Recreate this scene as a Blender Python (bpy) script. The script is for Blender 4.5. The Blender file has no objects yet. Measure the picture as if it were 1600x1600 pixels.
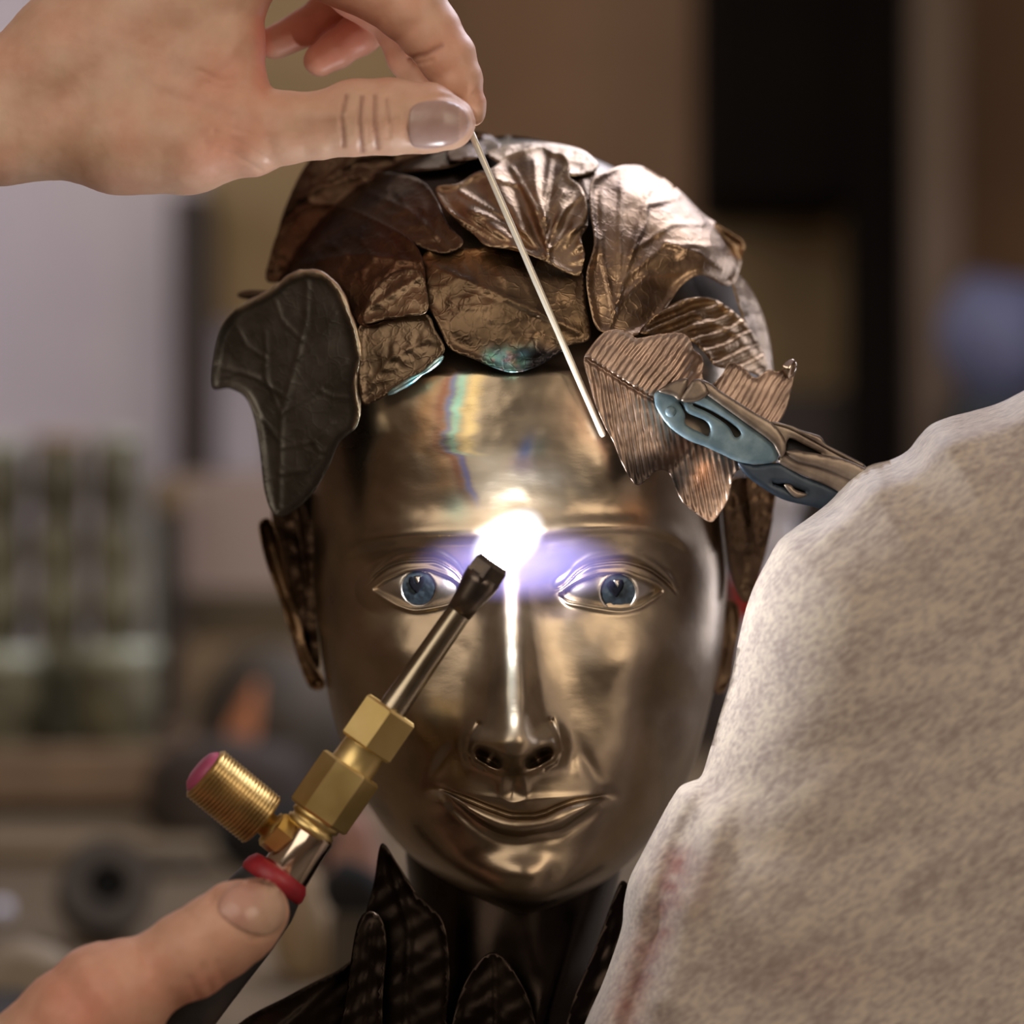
import bpy, math, random
import numpy as np
from mathutils import Vector
from mathutils.geometry import delaunay_2d_cdt

random.seed(7)
C = bpy.context.scene
COL = C.collection

# ------------------------------------------------------------------ camera, world, light
S = 0.00023            # metres per photo pixel in the plane of the face
D = 0.75               # camera to face plane
CZ = 1.25              # camera height
BENCH_Z = CZ - 0.29

cd = bpy.data.cameras.new('camera')
cam = bpy.data.objects.new('camera', cd)
COL.objects.link(cam)
cam.location = (0, -D, CZ)
cam.rotation_euler = (math.pi / 2, 0, 0)
cd.sensor_width = 36
cd.lens = 36 * D / (1600 * S)
cd.clip_start = 0.02
cd.dof.use_dof = True
cd.dof.focus_distance = D - 0.004
cd.dof.aperture_fstop = 3.4
C.camera = cam

w = bpy.data.worlds.new('world')
C.world = w
w.use_nodes = True
w.node_tree.nodes['Background'].inputs[0].default_value = (0.5, 0.45, 0.42, 1)
w.node_tree.nodes['Background'].inputs[1].default_value = 0.05

C.view_settings.view_transform = 'Standard'
C.view_settings.look = 'None'
C.view_settings.gamma = 1
C.view_settings.use_curve_mapping = False
C.view_settings.exposure = 0.46
C.cycles.use_denoising = True
C.cycles.max_bounces = 6
C.cycles.sample_clamp_indirect = 4.0


def area(name, loc, target, size, power, color, size_y=None):
    l = bpy.data.lights.new(name, 'AREA')
    l.energy = power
    l.color = color
    l.size = size
    if size_y:
        l.shape = 'RECTANGLE'
        l.size_y = size_y
    o = bpy.data.objects.new(name, l)
    COL.objects.link(o)
    o.location = loc
    o.rotation_euler = (Vector(target) - Vector(loc)).to_track_quat('-Z', 'Y').to_euler()
    return o


area('window_daylight', (0.55, 1.0, 2.55), (0.1, 0.0, 1.3), 0.9, 17, (0.86, 0.86, 1.0), 0.9)
area('front_fill', (-0.9, -1.7, 2.45), (0, 0, 1.25), 2.0, 20, (1.0, 0.88, 0.74))  # added front fill behind the camera for hands and shirt
area('right_fill', (1.3, -1.5, 1.9), (0.1, 0, 1.2), 1.0, 9, (1.0, 0.84, 0.66))  # added fill from front right for sleeve and hands
area('background_fill', (-0.3, 1.4, 2.6), (-0.3, 2.0, 1.0), 0.8, 3, (1.0, 0.86, 0.7))  # added fill that lights only the background
area('right_window_daylight', (1.5, 1.3, 1.45), (0.05, 0, 1.24), 0.5, 5.5, (0.88, 0.88, 1.0), 1.0)
area('panel_gradient_fill', (-1.55, 1.7, 2.1), (-1.2, 2.55, 1.9), 0.5, 3.6, (0.86, 0.88, 1.0))  # added lamp grading the pale panel brighter towards the upper left


# ------------------------------------------------------------------ helpers
def P(u, v, d):
    """photo pixel (u, v) and depth d (in face-plane pixels behind the face plane) -> world"""
    u = np.asarray(u, float); v = np.asarray(v, float); d = np.asarray(d, float)
    k = (D + d * S) / D
    return np.stack([(u - 800) * S * k, d * S + 0 * u, CZ + (800 - v) * S * k], -1)


def PB(u, v, dist):
    """photo pixel at a distance in metres from the camera"""
    p = P(u, v, (dist - D) / S)
    return float(p[0]), float(p[1]), float(p[2])


def srgb(r, g, b):
    return tuple(((c / 255) / 12.92 if c / 255 <= 0.04045 else ((c / 255 + 0.055) / 1.055) ** 2.4) for c in (r, g, b))


def empty(name, label, cat, loc, group=None):
    o = bpy.data.objects.new(name, None)
    COL.objects.link(o)
    o.location = loc
    o.empty_display_size = 0.02
    return tag(o, label, cat, group)


def tag(o, label, cat, group=None):
    o['label'] = label
    o['category'] = cat
    if group:
        o['group'] = group
    return o


def mk(name, verts, faces, mat, parent=None, smooth=True, col=None):
    verts = np.asarray(verts, np.float32).copy()
    p = parent
    while p is not None:
        verts -= np.array(p.location, np.float32)
        p = p.parent
    me = bpy.data.meshes.new(name)
    if isinstance(faces, np.ndarray):
        n, k = faces.shape
        me.vertices.add(len(verts)); me.vertices.foreach_set('co', verts.ravel())
        me.loops.add(n * k); me.loops.foreach_set('vertex_index', faces.astype(np.int32).ravel())
        me.polygons.add(n)
        me.polygons.foreach_set('loop_start', np.arange(0, n * k, k, dtype=np.int32))
        me.update(calc_edges=True)
        me.validate()
    else:
        me.from_pydata([tuple(map(float, q)) for q in verts], [], faces)
        me.update()
    if smooth:
        me.polygons.foreach_set('use_smooth', np.ones(len(me.polygons), bool))
    if col is not None:
        a = me.color_attributes.new('tint', 'FLOAT_COLOR', 'POINT')
        cc = np.ones((len(verts), 4), np.float32); cc[:, :3] = col
        a.data.foreach_set('color', cc.ravel())
    me.materials.append(mat)
    o = bpy.data.objects.new(name, me)
    COL.objects.link(o)
    if parent is not None:
        o.parent = parent
    return o


def interp(x, xs, ys):
    """monotone-ish cubic (pchip) interpolation"""
    xs = np.asarray(xs, float); ys = np.asarray(ys, float)
    h = np.diff(xs); dl = np.diff(ys) / h
    m = np.zeros_like(ys)
    for i in range(1, len(xs) - 1):
        if dl[i - 1] * dl[i] > 0:
            w1 = 2 * h[i] + h[i - 1]; w2 = h[i] + 2 * h[i - 1]
            m[i] = (w1 + w2) / (w1 / dl[i - 1] + w2 / dl[i])
    m[0] = dl[0]; m[-1] = dl[-1]
    x = np.asarray(x, float)
    xc = np.clip(x, xs[0], xs[-1])
    i = np.clip(np.searchsorted(xs, xc, side='right') - 1, 0, len(xs) - 2)
    t = (xc - xs[i]) / h[i]
    return ((2 * t**3 - 3 * t**2 + 1) * ys[i] + (t**3 - 2 * t**2 + t) * h[i] * m[i]
            + (-2 * t**3 + 3 * t**2) * ys[i + 1] + (t**3 - t**2) * h[i] * m[i + 1])


def sstep(a, b, x):
    t = np.clip((x - a) / (b - a), 0, 1)
    return t * t * (3 - 2 * t)


def G(u, v, cu, cv, su, sv, rot=0, e=2):
    c, s = math.cos(math.radians(rot)), math.sin(math.radians(rot))
    x = (u - cu) * c + (v - cv) * s
    y = -(u - cu) * s + (v - cv) * c
    return np.exp(-np.abs(x / su) ** e - np.abs(y / sv) ** e)


def vnoise(x, y, seed=0):
    r = np.random.RandomState(seed).rand(257, 257)
    xi = np.floor(x).astype(int); yi = np.floor(y).astype(int)
    fx = x - xi; fy = y - yi
    fx = fx * fx * (3 - 2 * fx); fy = fy * fy * (3 - 2 * fy)
    a = r[xi % 257, yi % 257]; b = r[(xi + 1) % 257, yi % 257]
    c = r[xi % 257, (yi + 1) % 257]; d = r[(xi + 1) % 257, (yi + 1) % 257]
    return (a * (1 - fx) + b * fx) * (1 - fy) + (c * (1 - fx) + d * fx) * fy - 0.5


def fbm(x, y, seed=0, n=3):
    return sum(vnoise(x * 2**i, y * 2**i, seed + i) / 2**i for i in range(n))


def catmull(pts, step=4.0, closed=True):
    pts = np.asarray(pts, float)
    n = len(pts); out = []
    rng = range(n) if closed else range(n - 1)
    for i in rng:
        if closed:
            p0, p1, p2, p3 = pts[i - 1], pts[i], pts[(i + 1) % n], pts[(i + 2) % n]
        else:
            p0, p1, p2, p3 = pts[max(i - 1, 0)], pts[i], pts[i + 1], pts[min(i + 2, n - 1)]
        k = max(1, int(round(np.linalg.norm(p2 - p1) / step)))
        for j in range(k):
            t = j / k
            out.append(0.5 * ((2 * p1) + (p2 - p0) * t + (2 * p0 - 5 * p1 + 4 * p2 - p3) * t * t
                              + (3 * p1 - p0 - 3 * p2 + p3) * t**3))
    if not closed:
        out.append(pts[-1])
    return np.array(out)


def densify(pts, step):
    pts = np.asarray(pts, float); out = []
    for i in range(len(pts)):
        a, b = pts[i], pts[(i + 1) % len(pts)]
        k = max(1, int(round(np.linalg.norm(b - a) / step)))
        for j in range(k):
            out.append(a + (b - a) * j / k)
    return np.array(out)


def inside(px, py, poly):
    r = np.zeros(len(px), bool)
    x, y = poly[:, 0], poly[:, 1]
    j = len(poly) - 1
    for i in range(len(poly)):
        if y[i] != y[j]:
            c = ((y[i] > py) != (y[j] > py)) & (px < (x[j] - x[i]) * (py - y[i]) / (y[j] - y[i]) + x[i])
            r ^= c
        j = i
    return r


def pdist(px, py, line):
    """distance to an open polyline"""
    best = np.full(np.shape(px), 1e9)
    for a, b in zip(line[:-1], line[1:]):
        ab = np.asarray(b, float) - np.asarray(a, float)
        L = max(ab @ ab, 1e-9)
        t = np.clip(((px - a[0]) * ab[0] + (py - a[1]) * ab[1]) / L, 0, 1)
        best = np.minimum(best, np.hypot(px - a[0] - t * ab[0], py - a[1] - t * ab[1]))
    return best


def sheet(name, outline, dfn, mat, parent=None, thick=5.0, spacing=5.0, holes=(), smooth_outline=True,
          back=None, rings=(), colfn=None, smooth=True, edge_step=None):
    """a solid sheet: outline in photo pixels, front depth dfn(u, v, distance to edge), real thickness"""
    es = edge_step or spacing
    ol = catmull(outline, es) if smooth_outline else densify(outline, es)
    hs = [(catmull(h, es) if smooth_outline else densify(h, es)) for h in holes]
    pts = [ol] + hs
    loops = []
    k = 0
    for q in pts:
        loops.append([(k + i, k + (i + 1) % len(q)) for i in range(len(q))]); k += len(q)
    lo, hi = ol.min(0), ol.max(0)
    gx, gy = np.meshgrid(np.arange(lo[0], hi[0], spacing), np.arange(lo[1], hi[1], spacing * 0.87))
    gx = gx + (np.arange(gx.shape[0])[:, None] % 2) * spacing * 0.5
    gx = gx.ravel(); gy = gy.ravel()
    ok = inside(gx, gy, ol)
    for h in hs:
        ok &= ~inside(gx, gy, h)
    gx = gx[ok]; gy = gy[ok]
    ed = np.full(len(gx), 1e9)
    for q in pts:
        ed = np.minimum(ed, pdist(gx, gy, np.vstack([q, q[:1]])))
    ok = ed > spacing * 0.55
    gp = np.stack([gx[ok], gy[ok]], 1)
    allp = np.vstack(pts + [gp])
    cons = [e for l in loops for e in l]
    vs, es_, fs, ov, oe, of = delaunay_2d_cdt([Vector(p) for p in allp], cons, [], 0, 1e-4)
    vs = np.array([(q[0], q[1]) for q in vs])
    tris = np.array([f for f in fs if len(f) == 3])
    cen = vs[tris].mean(1)
    ok = inside(cen[:, 0], cen[:, 1], ol)
    for h in hs:
        ok &= ~inside(cen[:, 0], cen[:, 1], h)
    tris = tris[ok]
    a, b, c = vs[tris[:, 0]], vs[tris[:, 1]], vs[tris[:, 2]]
    ar = (b[:, 0] - a[:, 0]) * (c[:, 1] - a[:, 1]) - (b[:, 1] - a[:, 1]) * (c[:, 0] - a[:, 0])
    tris[ar < 0] = tris[ar < 0][:, ::-1]          # v runs down: now facing the camera side
    tris = tris[np.abs(ar) > 1e-6]
    ed = np.full(len(vs), 1e9)
    for q in pts:
        ed = np.minimum(ed, pdist(vs[:, 0], vs[:, 1], np.vstack([q, q[:1]])))
    d = dfn(vs[:, 0], vs[:, 1], ed)
    d2 = back(vs[:, 0], vs[:, 1], ed) if back else d + thick
    n = len(vs)
    V = np.vstack([P(vs[:, 0], vs[:, 1], d), P(vs[:, 0], vs[:, 1], d2)])
    cnt = {}
    for t in tris:
        for i in range(3):
            cnt[(t[i], t[(i + 1) % 3])] = 1
    F = [tuple(map(int, t)) for t in tris] + [tuple(map(int, t[::-1] + n)) for t in tris]
    for (i, j) in cnt:
        if (j, i) not in cnt:
            F.append((int(j), int(i), int(i) + n, int(j) + n))
    colr = None
    if colfn is not None:
        cc = colfn(vs[:, 0], vs[:, 1])
        colr = np.vstack([cc, cc])
    return mk(name, V, F, mat, parent, smooth, colr)


def tube(name, pts, r, mt, parent, n=8, wob=0.0, seed=0):
    """round wire through pixel-space points (u, v, d), radius in pixels"""
    pts = np.asarray(pts, float)
    out = [pts[0]]
    for i in range(len(pts) - 1):
        p0, p1, p2, p3 = pts[max(i - 1, 0)], pts[i], pts[i + 1], pts[min(i + 2, len(pts) - 1)]
        k = max(2, int(np.linalg.norm(p2 - p1) / 5))
        for j in range(1, k + 1):
            t = j / k
            out.append(0.5 * ((2 * p1) + (p2 - p0) * t + (2 * p0 - 5 * p1 + 4 * p2 - p3) * t * t + (3 * p1 - p0 - 3 * p2 + p3) * t**3))
    q = np.array(out); m = len(q)
    tg = np.gradient(q, axis=0); tg /= np.linalg.norm(tg, axis=1, keepdims=True) + 1e-9
    a1 = np.cross(tg, [0, 0, 1.0]); a1 /= np.linalg.norm(a1, axis=1, keepdims=True) + 1e-9
    a2 = np.cross(tg, a1)
    rr = r * (1 + wob * fbm(np.arange(m) / 3.0, np.zeros(m) + 0.5, seed, 2) * 2) * np.minimum(1, np.minimum(np.arange(m), np.arange(m)[::-1]) / 4 + 0.3)
    ang = np.linspace(0, 2 * math.pi, n, endpoint=False)
    V = q[:, None] + rr[:, None, None] * (a1[:, None] * np.cos(ang)[None, :, None] + a2[:, None] * np.sin(ang)[None, :, None])
    V = V.reshape(-1, 3)
    F = [(i * n + k, i * n + (k + 1) % n, (i + 1) * n + (k + 1) % n, (i + 1) * n + k) for i in range(m - 1) for k in range(n)]
    F += [tuple(range(n))[::-1], tuple((m - 1) * n + k for k in range(n))]
    return mk(name, P(V[:, 0], V[:, 1], V[:, 2]), F, M[mt], parent)


# SDF modelling for flesh: round cones in pixel space, smooth union, surface nets
def sdf_chain(X, chain):
    best = None
    for (a, b) in zip(chain[:-1], chain[1:]):
        a = np.array(a, np.float32); b = np.array(b, np.float32)
        ab = b[:3] - a[:3]; L = float(ab @ ab) + 1e-6
        q = [X[i] - a[i] for i in range(3)]
        t = np.clip((q[0] * ab[0] + q[1] * ab[1] + q[2] * ab[2]) / L, 0, 1)
        r = a[3] + (b[3] - a[3]) * (t * t * (3 - 2 * t))
        dd = np.sqrt((q[0] - t * ab[0])**2 + (q[1] - t * ab[1])**2 + (q[2] - t * ab[2])**2) - r
        best = dd if best is None else smin(best, dd, 6.0)
    return best


def smin(a, b, k):
    h = np.clip(0.5 + 0.5 * (b - a) / k, 0, 1)
    return b * (1 - h) + a * h - k * h * (1 - h)


def surface_nets(F, org, h):
    nx, ny, nz = F.shape
    neg = F < 0
    cs = np.zeros((nx - 1, ny - 1, nz - 1), np.int8)
    for dx in (0, 1):
        for dy in (0, 1):
            for dz in (0, 1):
                cs += neg[dx:nx - 1 + dx, dy:ny - 1 + dy, dz:nz - 1 + dz]
    act = (cs > 0) & (cs < 8)
    ii = np.argwhere(act)
    idx = np.full(act.shape, -1, np.int64)
    idx[act] = np.arange(len(ii))
    acc = np.zeros((len(ii), 3)); cnt = np.zeros(len(ii))
    cor = [(x, y, z) for x in (0, 1) for y in (0, 1) for z in (0, 1)]
    for i, c0 in enumerate(cor):
        for c1 in cor[i + 1:]:
            if sum(abs(c0[k] - c1[k]) for k in range(3)) != 1:
                continue
            f0 = F[ii[:, 0] + c0[0], ii[:, 1] + c0[1], ii[:, 2] + c0[2]]
            f1 = F[ii[:, 0] + c1[0], ii[:, 1] + c1[1], ii[:, 2] + c1[2]]
            m = (f0 < 0) != (f1 < 0)
            t = np.where(m, f0 / np.where(m, f0 - f1, 1), 0)
            p = np.array(c0) + t[:, None] * (np.array(c1) - np.array(c0))
            acc[m] += p[m]; cnt[m] += 1
    V = (ii + acc / cnt[:, None]) * h + np.array(org)
    Q = []
    for ax in range(3):
        o1, o2 = [(1, 2), (2, 0), (0, 1)][ax]
        sl0 = [slice(None)] * 3; sl1 = [slice(None)] * 3
        sl0[ax] = slice(0, -1); sl1[ax] = slice(1, None)
        a = neg[tuple(sl0)]; b = neg[tuple(sl1)]
        e = np.argwhere(a != b)
        e = e[(e[:, o1] > 0) & (e[:, o2] > 0) & (e[:, o1] < F.shape[o1] - 1) & (e[:, o2] < F.shape[o2] - 1)]
        s = a[e[:, 0], e[:, 1], e[:, 2]]
        def cell(k1, k2):
            q = e.copy(); q[:, o1] -= k1; q[:, o2] -= k2
            return idx[q[:, 0], q[:, 1], q[:, 2]]
        q = np.stack([cell(1, 1), cell(0, 1), cell(0, 0), cell(1, 0)], 1)
        q[~s] = q[~s][:, ::-1]
        Q.append(q)
    Q = np.vstack(Q)
    return V, Q[(Q >= 0).all(1)]


def flesh(name, groups, lo, hi, h, mat, parent, kgroup=14, kunion=4, disp=None, colfn=None):
    ax = [np.arange(lo[i], hi[i] + h, h, dtype=np.float32) for i in range(3)]
    X = np.meshgrid(*ax, indexing='ij', sparse=True)
    F = None
    for (chains, k) in groups:
        g = None
        for c in chains:
            f = sdf_chain(X, c)
            g = f if g is None else smin(g, f, k)
        F = g if F is None else smin(F, g, kunion)
    F = F.astype(np.float32)
    for i in range(3):                      # close the body at the box walls
        sl = [slice(None)] * 3
        for e in (0, -1):
            sl[i] = e
            F[tuple(sl)] = np.maximum(F[tuple(sl)], 0.5)
    V, Q = surface_nets(F, lo, h)
    # front depth map
    neg = F < 0
    first = np.argmax(neg, axis=2)
    has = neg.any(2)
    dm = np.where(has, lo[2] + first * h, np.nan)
    f1 = np.take_along_axis(F, first[:, :, None], 2)[:, :, 0]
    f0 = np.take_along_axis(F, np.maximum(first - 1, 0)[:, :, None], 2)[:, :, 0]
    dm = dm - h * np.where(has, -f1 / np.maximum(f0 - f1, 1e-3), 0)
    def front(u, v):
        x = np.clip((u - lo[0]) / h, 0, dm.shape[0] - 1.001); y = np.clip((v - lo[1]) / h, 0, dm.shape[1] - 1.001)
        xi = x.astype(int); yi = y.astype(int); fx = x - xi; fy = y - yi
        dd = np.where(np.isnan(dm), np.nanmedian(dm), dm)
        return (dd[xi, yi] * (1 - fx) + dd[xi + 1, yi] * fx) * (1 - fy) + (dd[xi, yi + 1] * (1 - fx) + dd[xi + 1, yi + 1] * fx) * fy
    # normals for displacement
    if disp is not None:
        g = np.gradient(F, h)
        q = np.clip(((V - np.array(lo)) / h).round().astype(int), 0, np.array(F.shape) - 1)
        N = np.stack([gg[q[:, 0], q[:, 1], q[:, 2]] for gg in g], 1)
        N /= np.linalg.norm(N, axis=1, keepdims=True) + 1e-6
        V = V + N * disp(V, N)[:, None]
    col = colfn(V) if colfn else None
    o = mk(name, P(V[:, 0], V[:, 1], V[:, 2]), Q, mat, parent, True, col)
    return o, front


# ------------------------------------------------------------------ materials
def new_mat(name):
    m = bpy.data.materials.new(name)
    m.use_nodes = True
    nt = m.node_tree
    return m, nt, nt.nodes, nt.links, nt.nodes['Principled BSDF']


def mat(name, c1, c2=None, rough=0.5, metal=0.0, scale=60, stretch=(1, 1, 1), rot=(0, 0, 0), bump=0.0, bscale=None,
        detail=4, rough_var=0.0, tint=False, spec=0.5, sss=0.0, bdist=0.0004, lo=0.35, hi=0.65, aniso=0.0):
    m, nt, N, L, b = new_mat(name)
    tc = N.new('ShaderNodeTexCoord'); mp = N.new('ShaderNodeMapping')
    L.new(tc.outputs['Object'], mp.inputs[0])
    mp.inputs['Scale'].default_value = stretch
    mp.inputs['Rotation'].default_value = rot
    nz = N.new('ShaderNodeTexNoise'); nz.inputs['Scale'].default_value = scale; nz.inputs['Detail'].default_value = detail
    L.new(mp.outputs[0], nz.inputs['Vector'])
    rp = N.new('ShaderNodeValToRGB')
    rp.color_ramp.elements[0].position = lo; rp.color_ramp.elements[1].position = hi
    rp.color_ramp.elements[0].color = (*c1, 1); rp.color_ramp.elements[1].color = (*(c2 or c1), 1)
    L.new(nz.outputs['Fac'], rp.inputs[0])
    out = rp.outputs[0]
    if tint:
        at = N.new('ShaderNodeAttribute'); at.attribute_name = 'tint'
        mx = N.new('ShaderNodeMix'); mx.data_type = 'RGBA'; mx.blend_type = 'MULTIPLY'; mx.inputs[0].default_value = 1
        L.new(out, mx.inputs[6]); L.new(at.outputs['Color'], mx.inputs[7])
        out = mx.outputs[2]
    L.new(out, b.inputs['Base Color'])
    b.inputs['Metallic'].default_value = metal
    b.inputs['Roughness'].default_value = rough
    b.inputs['Specular IOR Level'].default_value = spec
    if aniso:
        b.inputs['Anisotropic'].default_value = aniso
    if rough_var:
        mr = N.new('ShaderNodeMapRange')
        mr.inputs[1].default_value = 0.3; mr.inputs[2].default_value = 0.7
        mr.inputs[3].default_value = rough - rough_var; mr.inputs[4].default_value = rough + rough_var
        L.new(nz.outputs['Fac'], mr.inputs[0]); L.new(mr.outputs[0], b.inputs['Roughness'])
    if sss:
        b.inputs['Subsurface Weight'].default_value = sss
        b.inputs['Subsurface Radius'].default_value = (1.0, 0.35, 0.2)
        b.inputs['Subsurface Scale'].default_value = 0.004
    if bump:
        n2 = N.new('ShaderNodeTexNoise'); n2.inputs['Scale'].default_value = bscale or scale * 3
        n2.inputs['Detail'].default_value = 5
        L.new(mp.outputs[0], n2.inputs['Vector'])
        bp = N.new('ShaderNodeBump'); bp.inputs['Strength'].default_value = bump; bp.inputs['Distance'].default_value = bdist
        L.new(n2.outputs['Fac'], bp.inputs['Height']); L.new(bp.outputs[0], b.inputs['Normal'])
    return m


M = {}
M['face'] = mat('polished_bronze', (0.235, 0.18, 0.124), (0.36, 0.28, 0.192), 0.325, 1.0, 40, (0.4, 1, 1), bump=0.12, bscale=420, bdist=0.0005, rough_var=0.06, tint=True)
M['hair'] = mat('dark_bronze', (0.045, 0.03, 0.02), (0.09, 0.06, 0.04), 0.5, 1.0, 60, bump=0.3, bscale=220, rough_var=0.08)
M['leaf'] = mat('leaf_bronze', (0.24, 0.175, 0.12), (0.38, 0.285, 0.19), 0.38, 1.0, 70, bump=0.35, bscale=260, rough_var=0.08, tint=True)
M['rim_highlight'] = mat('painted_rim_highlight', (0.50, 0.40, 0.28), (0.66, 0.54, 0.4), 0.38, 1.0, 160, bump=0.4, bscale=400)
M['blued_edge'] = mat('heat_blued_edge', (0.22, 0.5, 0.56), (0.6, 0.72, 0.66), 0.34, 1.0, 120, bump=0.3, bscale=400)
M['copper'] = mat('coppery_leaf', (0.32, 0.22, 0.165), (0.5, 0.36, 0.275), 0.42, 0.9, 70, bump=0.25, bscale=300, rough_var=0.06, tint=True)
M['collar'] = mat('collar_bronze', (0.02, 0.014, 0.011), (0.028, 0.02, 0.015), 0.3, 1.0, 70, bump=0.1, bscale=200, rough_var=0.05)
M['eye'] = mat('burnished_eye_bronze', (0.42, 0.37, 0.32), (0.52, 0.47, 0.41), 0.26, 1.0, 120, bump=0.1, bscale=300)
M['iris'] = mat('iris_painted_reflection', (0.016, 0.022, 0.03), (0.045, 0.064, 0.082), 0.4, 0.7, 260, bump=0.3, bscale=500, spec=0.6)  # the blue reflection in the eyes is put into the iris colour
M['pupil'] = mat('dark_recess', (0.006, 0.006, 0.008), None, 1.0, spec=0.0)
M['skin'] = mat('skin', (0.62, 0.36, 0.245), (0.68, 0.42, 0.295), 0.46, 0.0, 110, bump=0.16, bscale=900, bdist=0.0003, tint=True, sss=0.12, spec=0.4)
M['nail'] = mat('nail', (0.42, 0.27, 0.235), (0.48, 0.33, 0.29), 0.3, 0.0, 120, (1, 1, 1), spec=0.5, sss=0.08, tint=True)
M['rod'] = mat('silver_filler_rod', (0.8, 0.74, 0.6), (0.86, 0.8, 0.68), 0.38, 0.35, 200)
M['brass'] = mat('brass', (0.70, 0.52, 0.20), (0.82, 0.64, 0.3), 0.42, 1.0, 50, bump=0.05, bscale=300, rough_var=0.06)
M['brass_dark'] = mat('aged_brass', (0.44, 0.31, 0.13), (0.7, 0.52, 0.24), 0.4, 1.0, 60, bump=0.1, bscale=300)
M['steel'] = mat('bronze_steel_tube', (0.33, 0.28, 0.2), (0.42, 0.36, 0.27), 0.26, 1.0, 60, rough_var=0.05)
M['nozzle'] = mat('burnt_nozzle', (0.09, 0.075, 0.07), (0.2, 0.16, 0.12), 0.36, 1.0, 90)
M['chrome'] = mat('pinkish_chrome', (0.62, 0.5, 0.4), (0.72, 0.6, 0.48), 0.16, 1.0, 60)
M['rubber'] = mat('black_rubber', (0.018, 0.017, 0.018), (0.03, 0.028, 0.028), 0.55, 0, 90)
M['red'] = mat('red_rubber', (0.25, 0.012, 0.02), (0.34, 0.02, 0.03), 0.45, 0, 90)
M['pink'] = mat('pink_cap', (0.34, 0.06, 0.13), None, 0.4)
M['bluejaw'] = mat('worn_blue_steel', (0.095, 0.155, 0.19), (0.2, 0.28, 0.315), 0.5, 0.35, 120, bump=0.2, bscale=300)
M['navyjaw'] = mat('dark_blue_steel', (0.018, 0.03, 0.045), (0.035, 0.05, 0.07), 0.42, 0.4, 120, bump=0.2, bscale=300)
M['jawsteel'] = mat('brown_tool_steel', (0.17, 0.13, 0.1), (0.3, 0.24, 0.185), 0.42, 0.8, 110, bump=0.2, bscale=300)

# leaf bronze: fine network of veins over the modelled ones
def reticulate(m, scale, strength):
    nt = m.node_tree; N = nt.nodes; L = nt.links
    b = N['Principled BSDF']
    old = b.inputs['Normal'].links[0].from_node
    mp = [n for n in N if n.type == 'MAPPING'][0]
    nz = N.new('ShaderNodeTexNoise'); nz.inputs['Scale'].default_value = 90; nz.inputs['Detail'].default_value = 3
    L.new(mp.outputs[0], nz.inputs['Vector'])
    mx = N.new('ShaderNodeMix'); mx.data_type = 'RGBA'; mx.inputs[0].default_value = 0.012
    L.new(mp.outputs[0], mx.inputs[6]); L.new(nz.outputs['Color'], mx.inputs[7])
    vo = N.new('ShaderNodeTexVoronoi'); vo.feature = 'DISTANCE_TO_EDGE'; vo.inputs['Scale'].default_value = scale
    L.new(mx.outputs[2], vo.inputs['Vector'])
    mr = N.new('ShaderNodeMapRange'); mr.inputs[1].default_value = 0; mr.inputs[2].default_value = 0.12
    mr.inputs[3].default_value = 1; mr.inputs[4].default_value = 0
    L.new(vo.outputs['Distance'], mr.inputs[0])
    bp = N.new('ShaderNodeBump'); bp.inputs['Strength'].default_value = strength; bp.inputs['Distance'].default_value = 0.0007
    L.new(mr.outputs[0], bp.inputs['Height']); L.new(old.outputs[0], bp.inputs['Normal']); L.new(bp.outputs[0], b.inputs['Normal'])
M['dull'] = mat('dull_green_bronze', (0.08, 0.074, 0.064), (0.12, 0.112, 0.096), 0.42, 1.0, 70, bump=0.25, bscale=300, rough_var=0.05, tint=True)
reticulate(M['leaf'], 210, 0.14)
reticulate(M['dull'], 150, 0.08)


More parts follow.
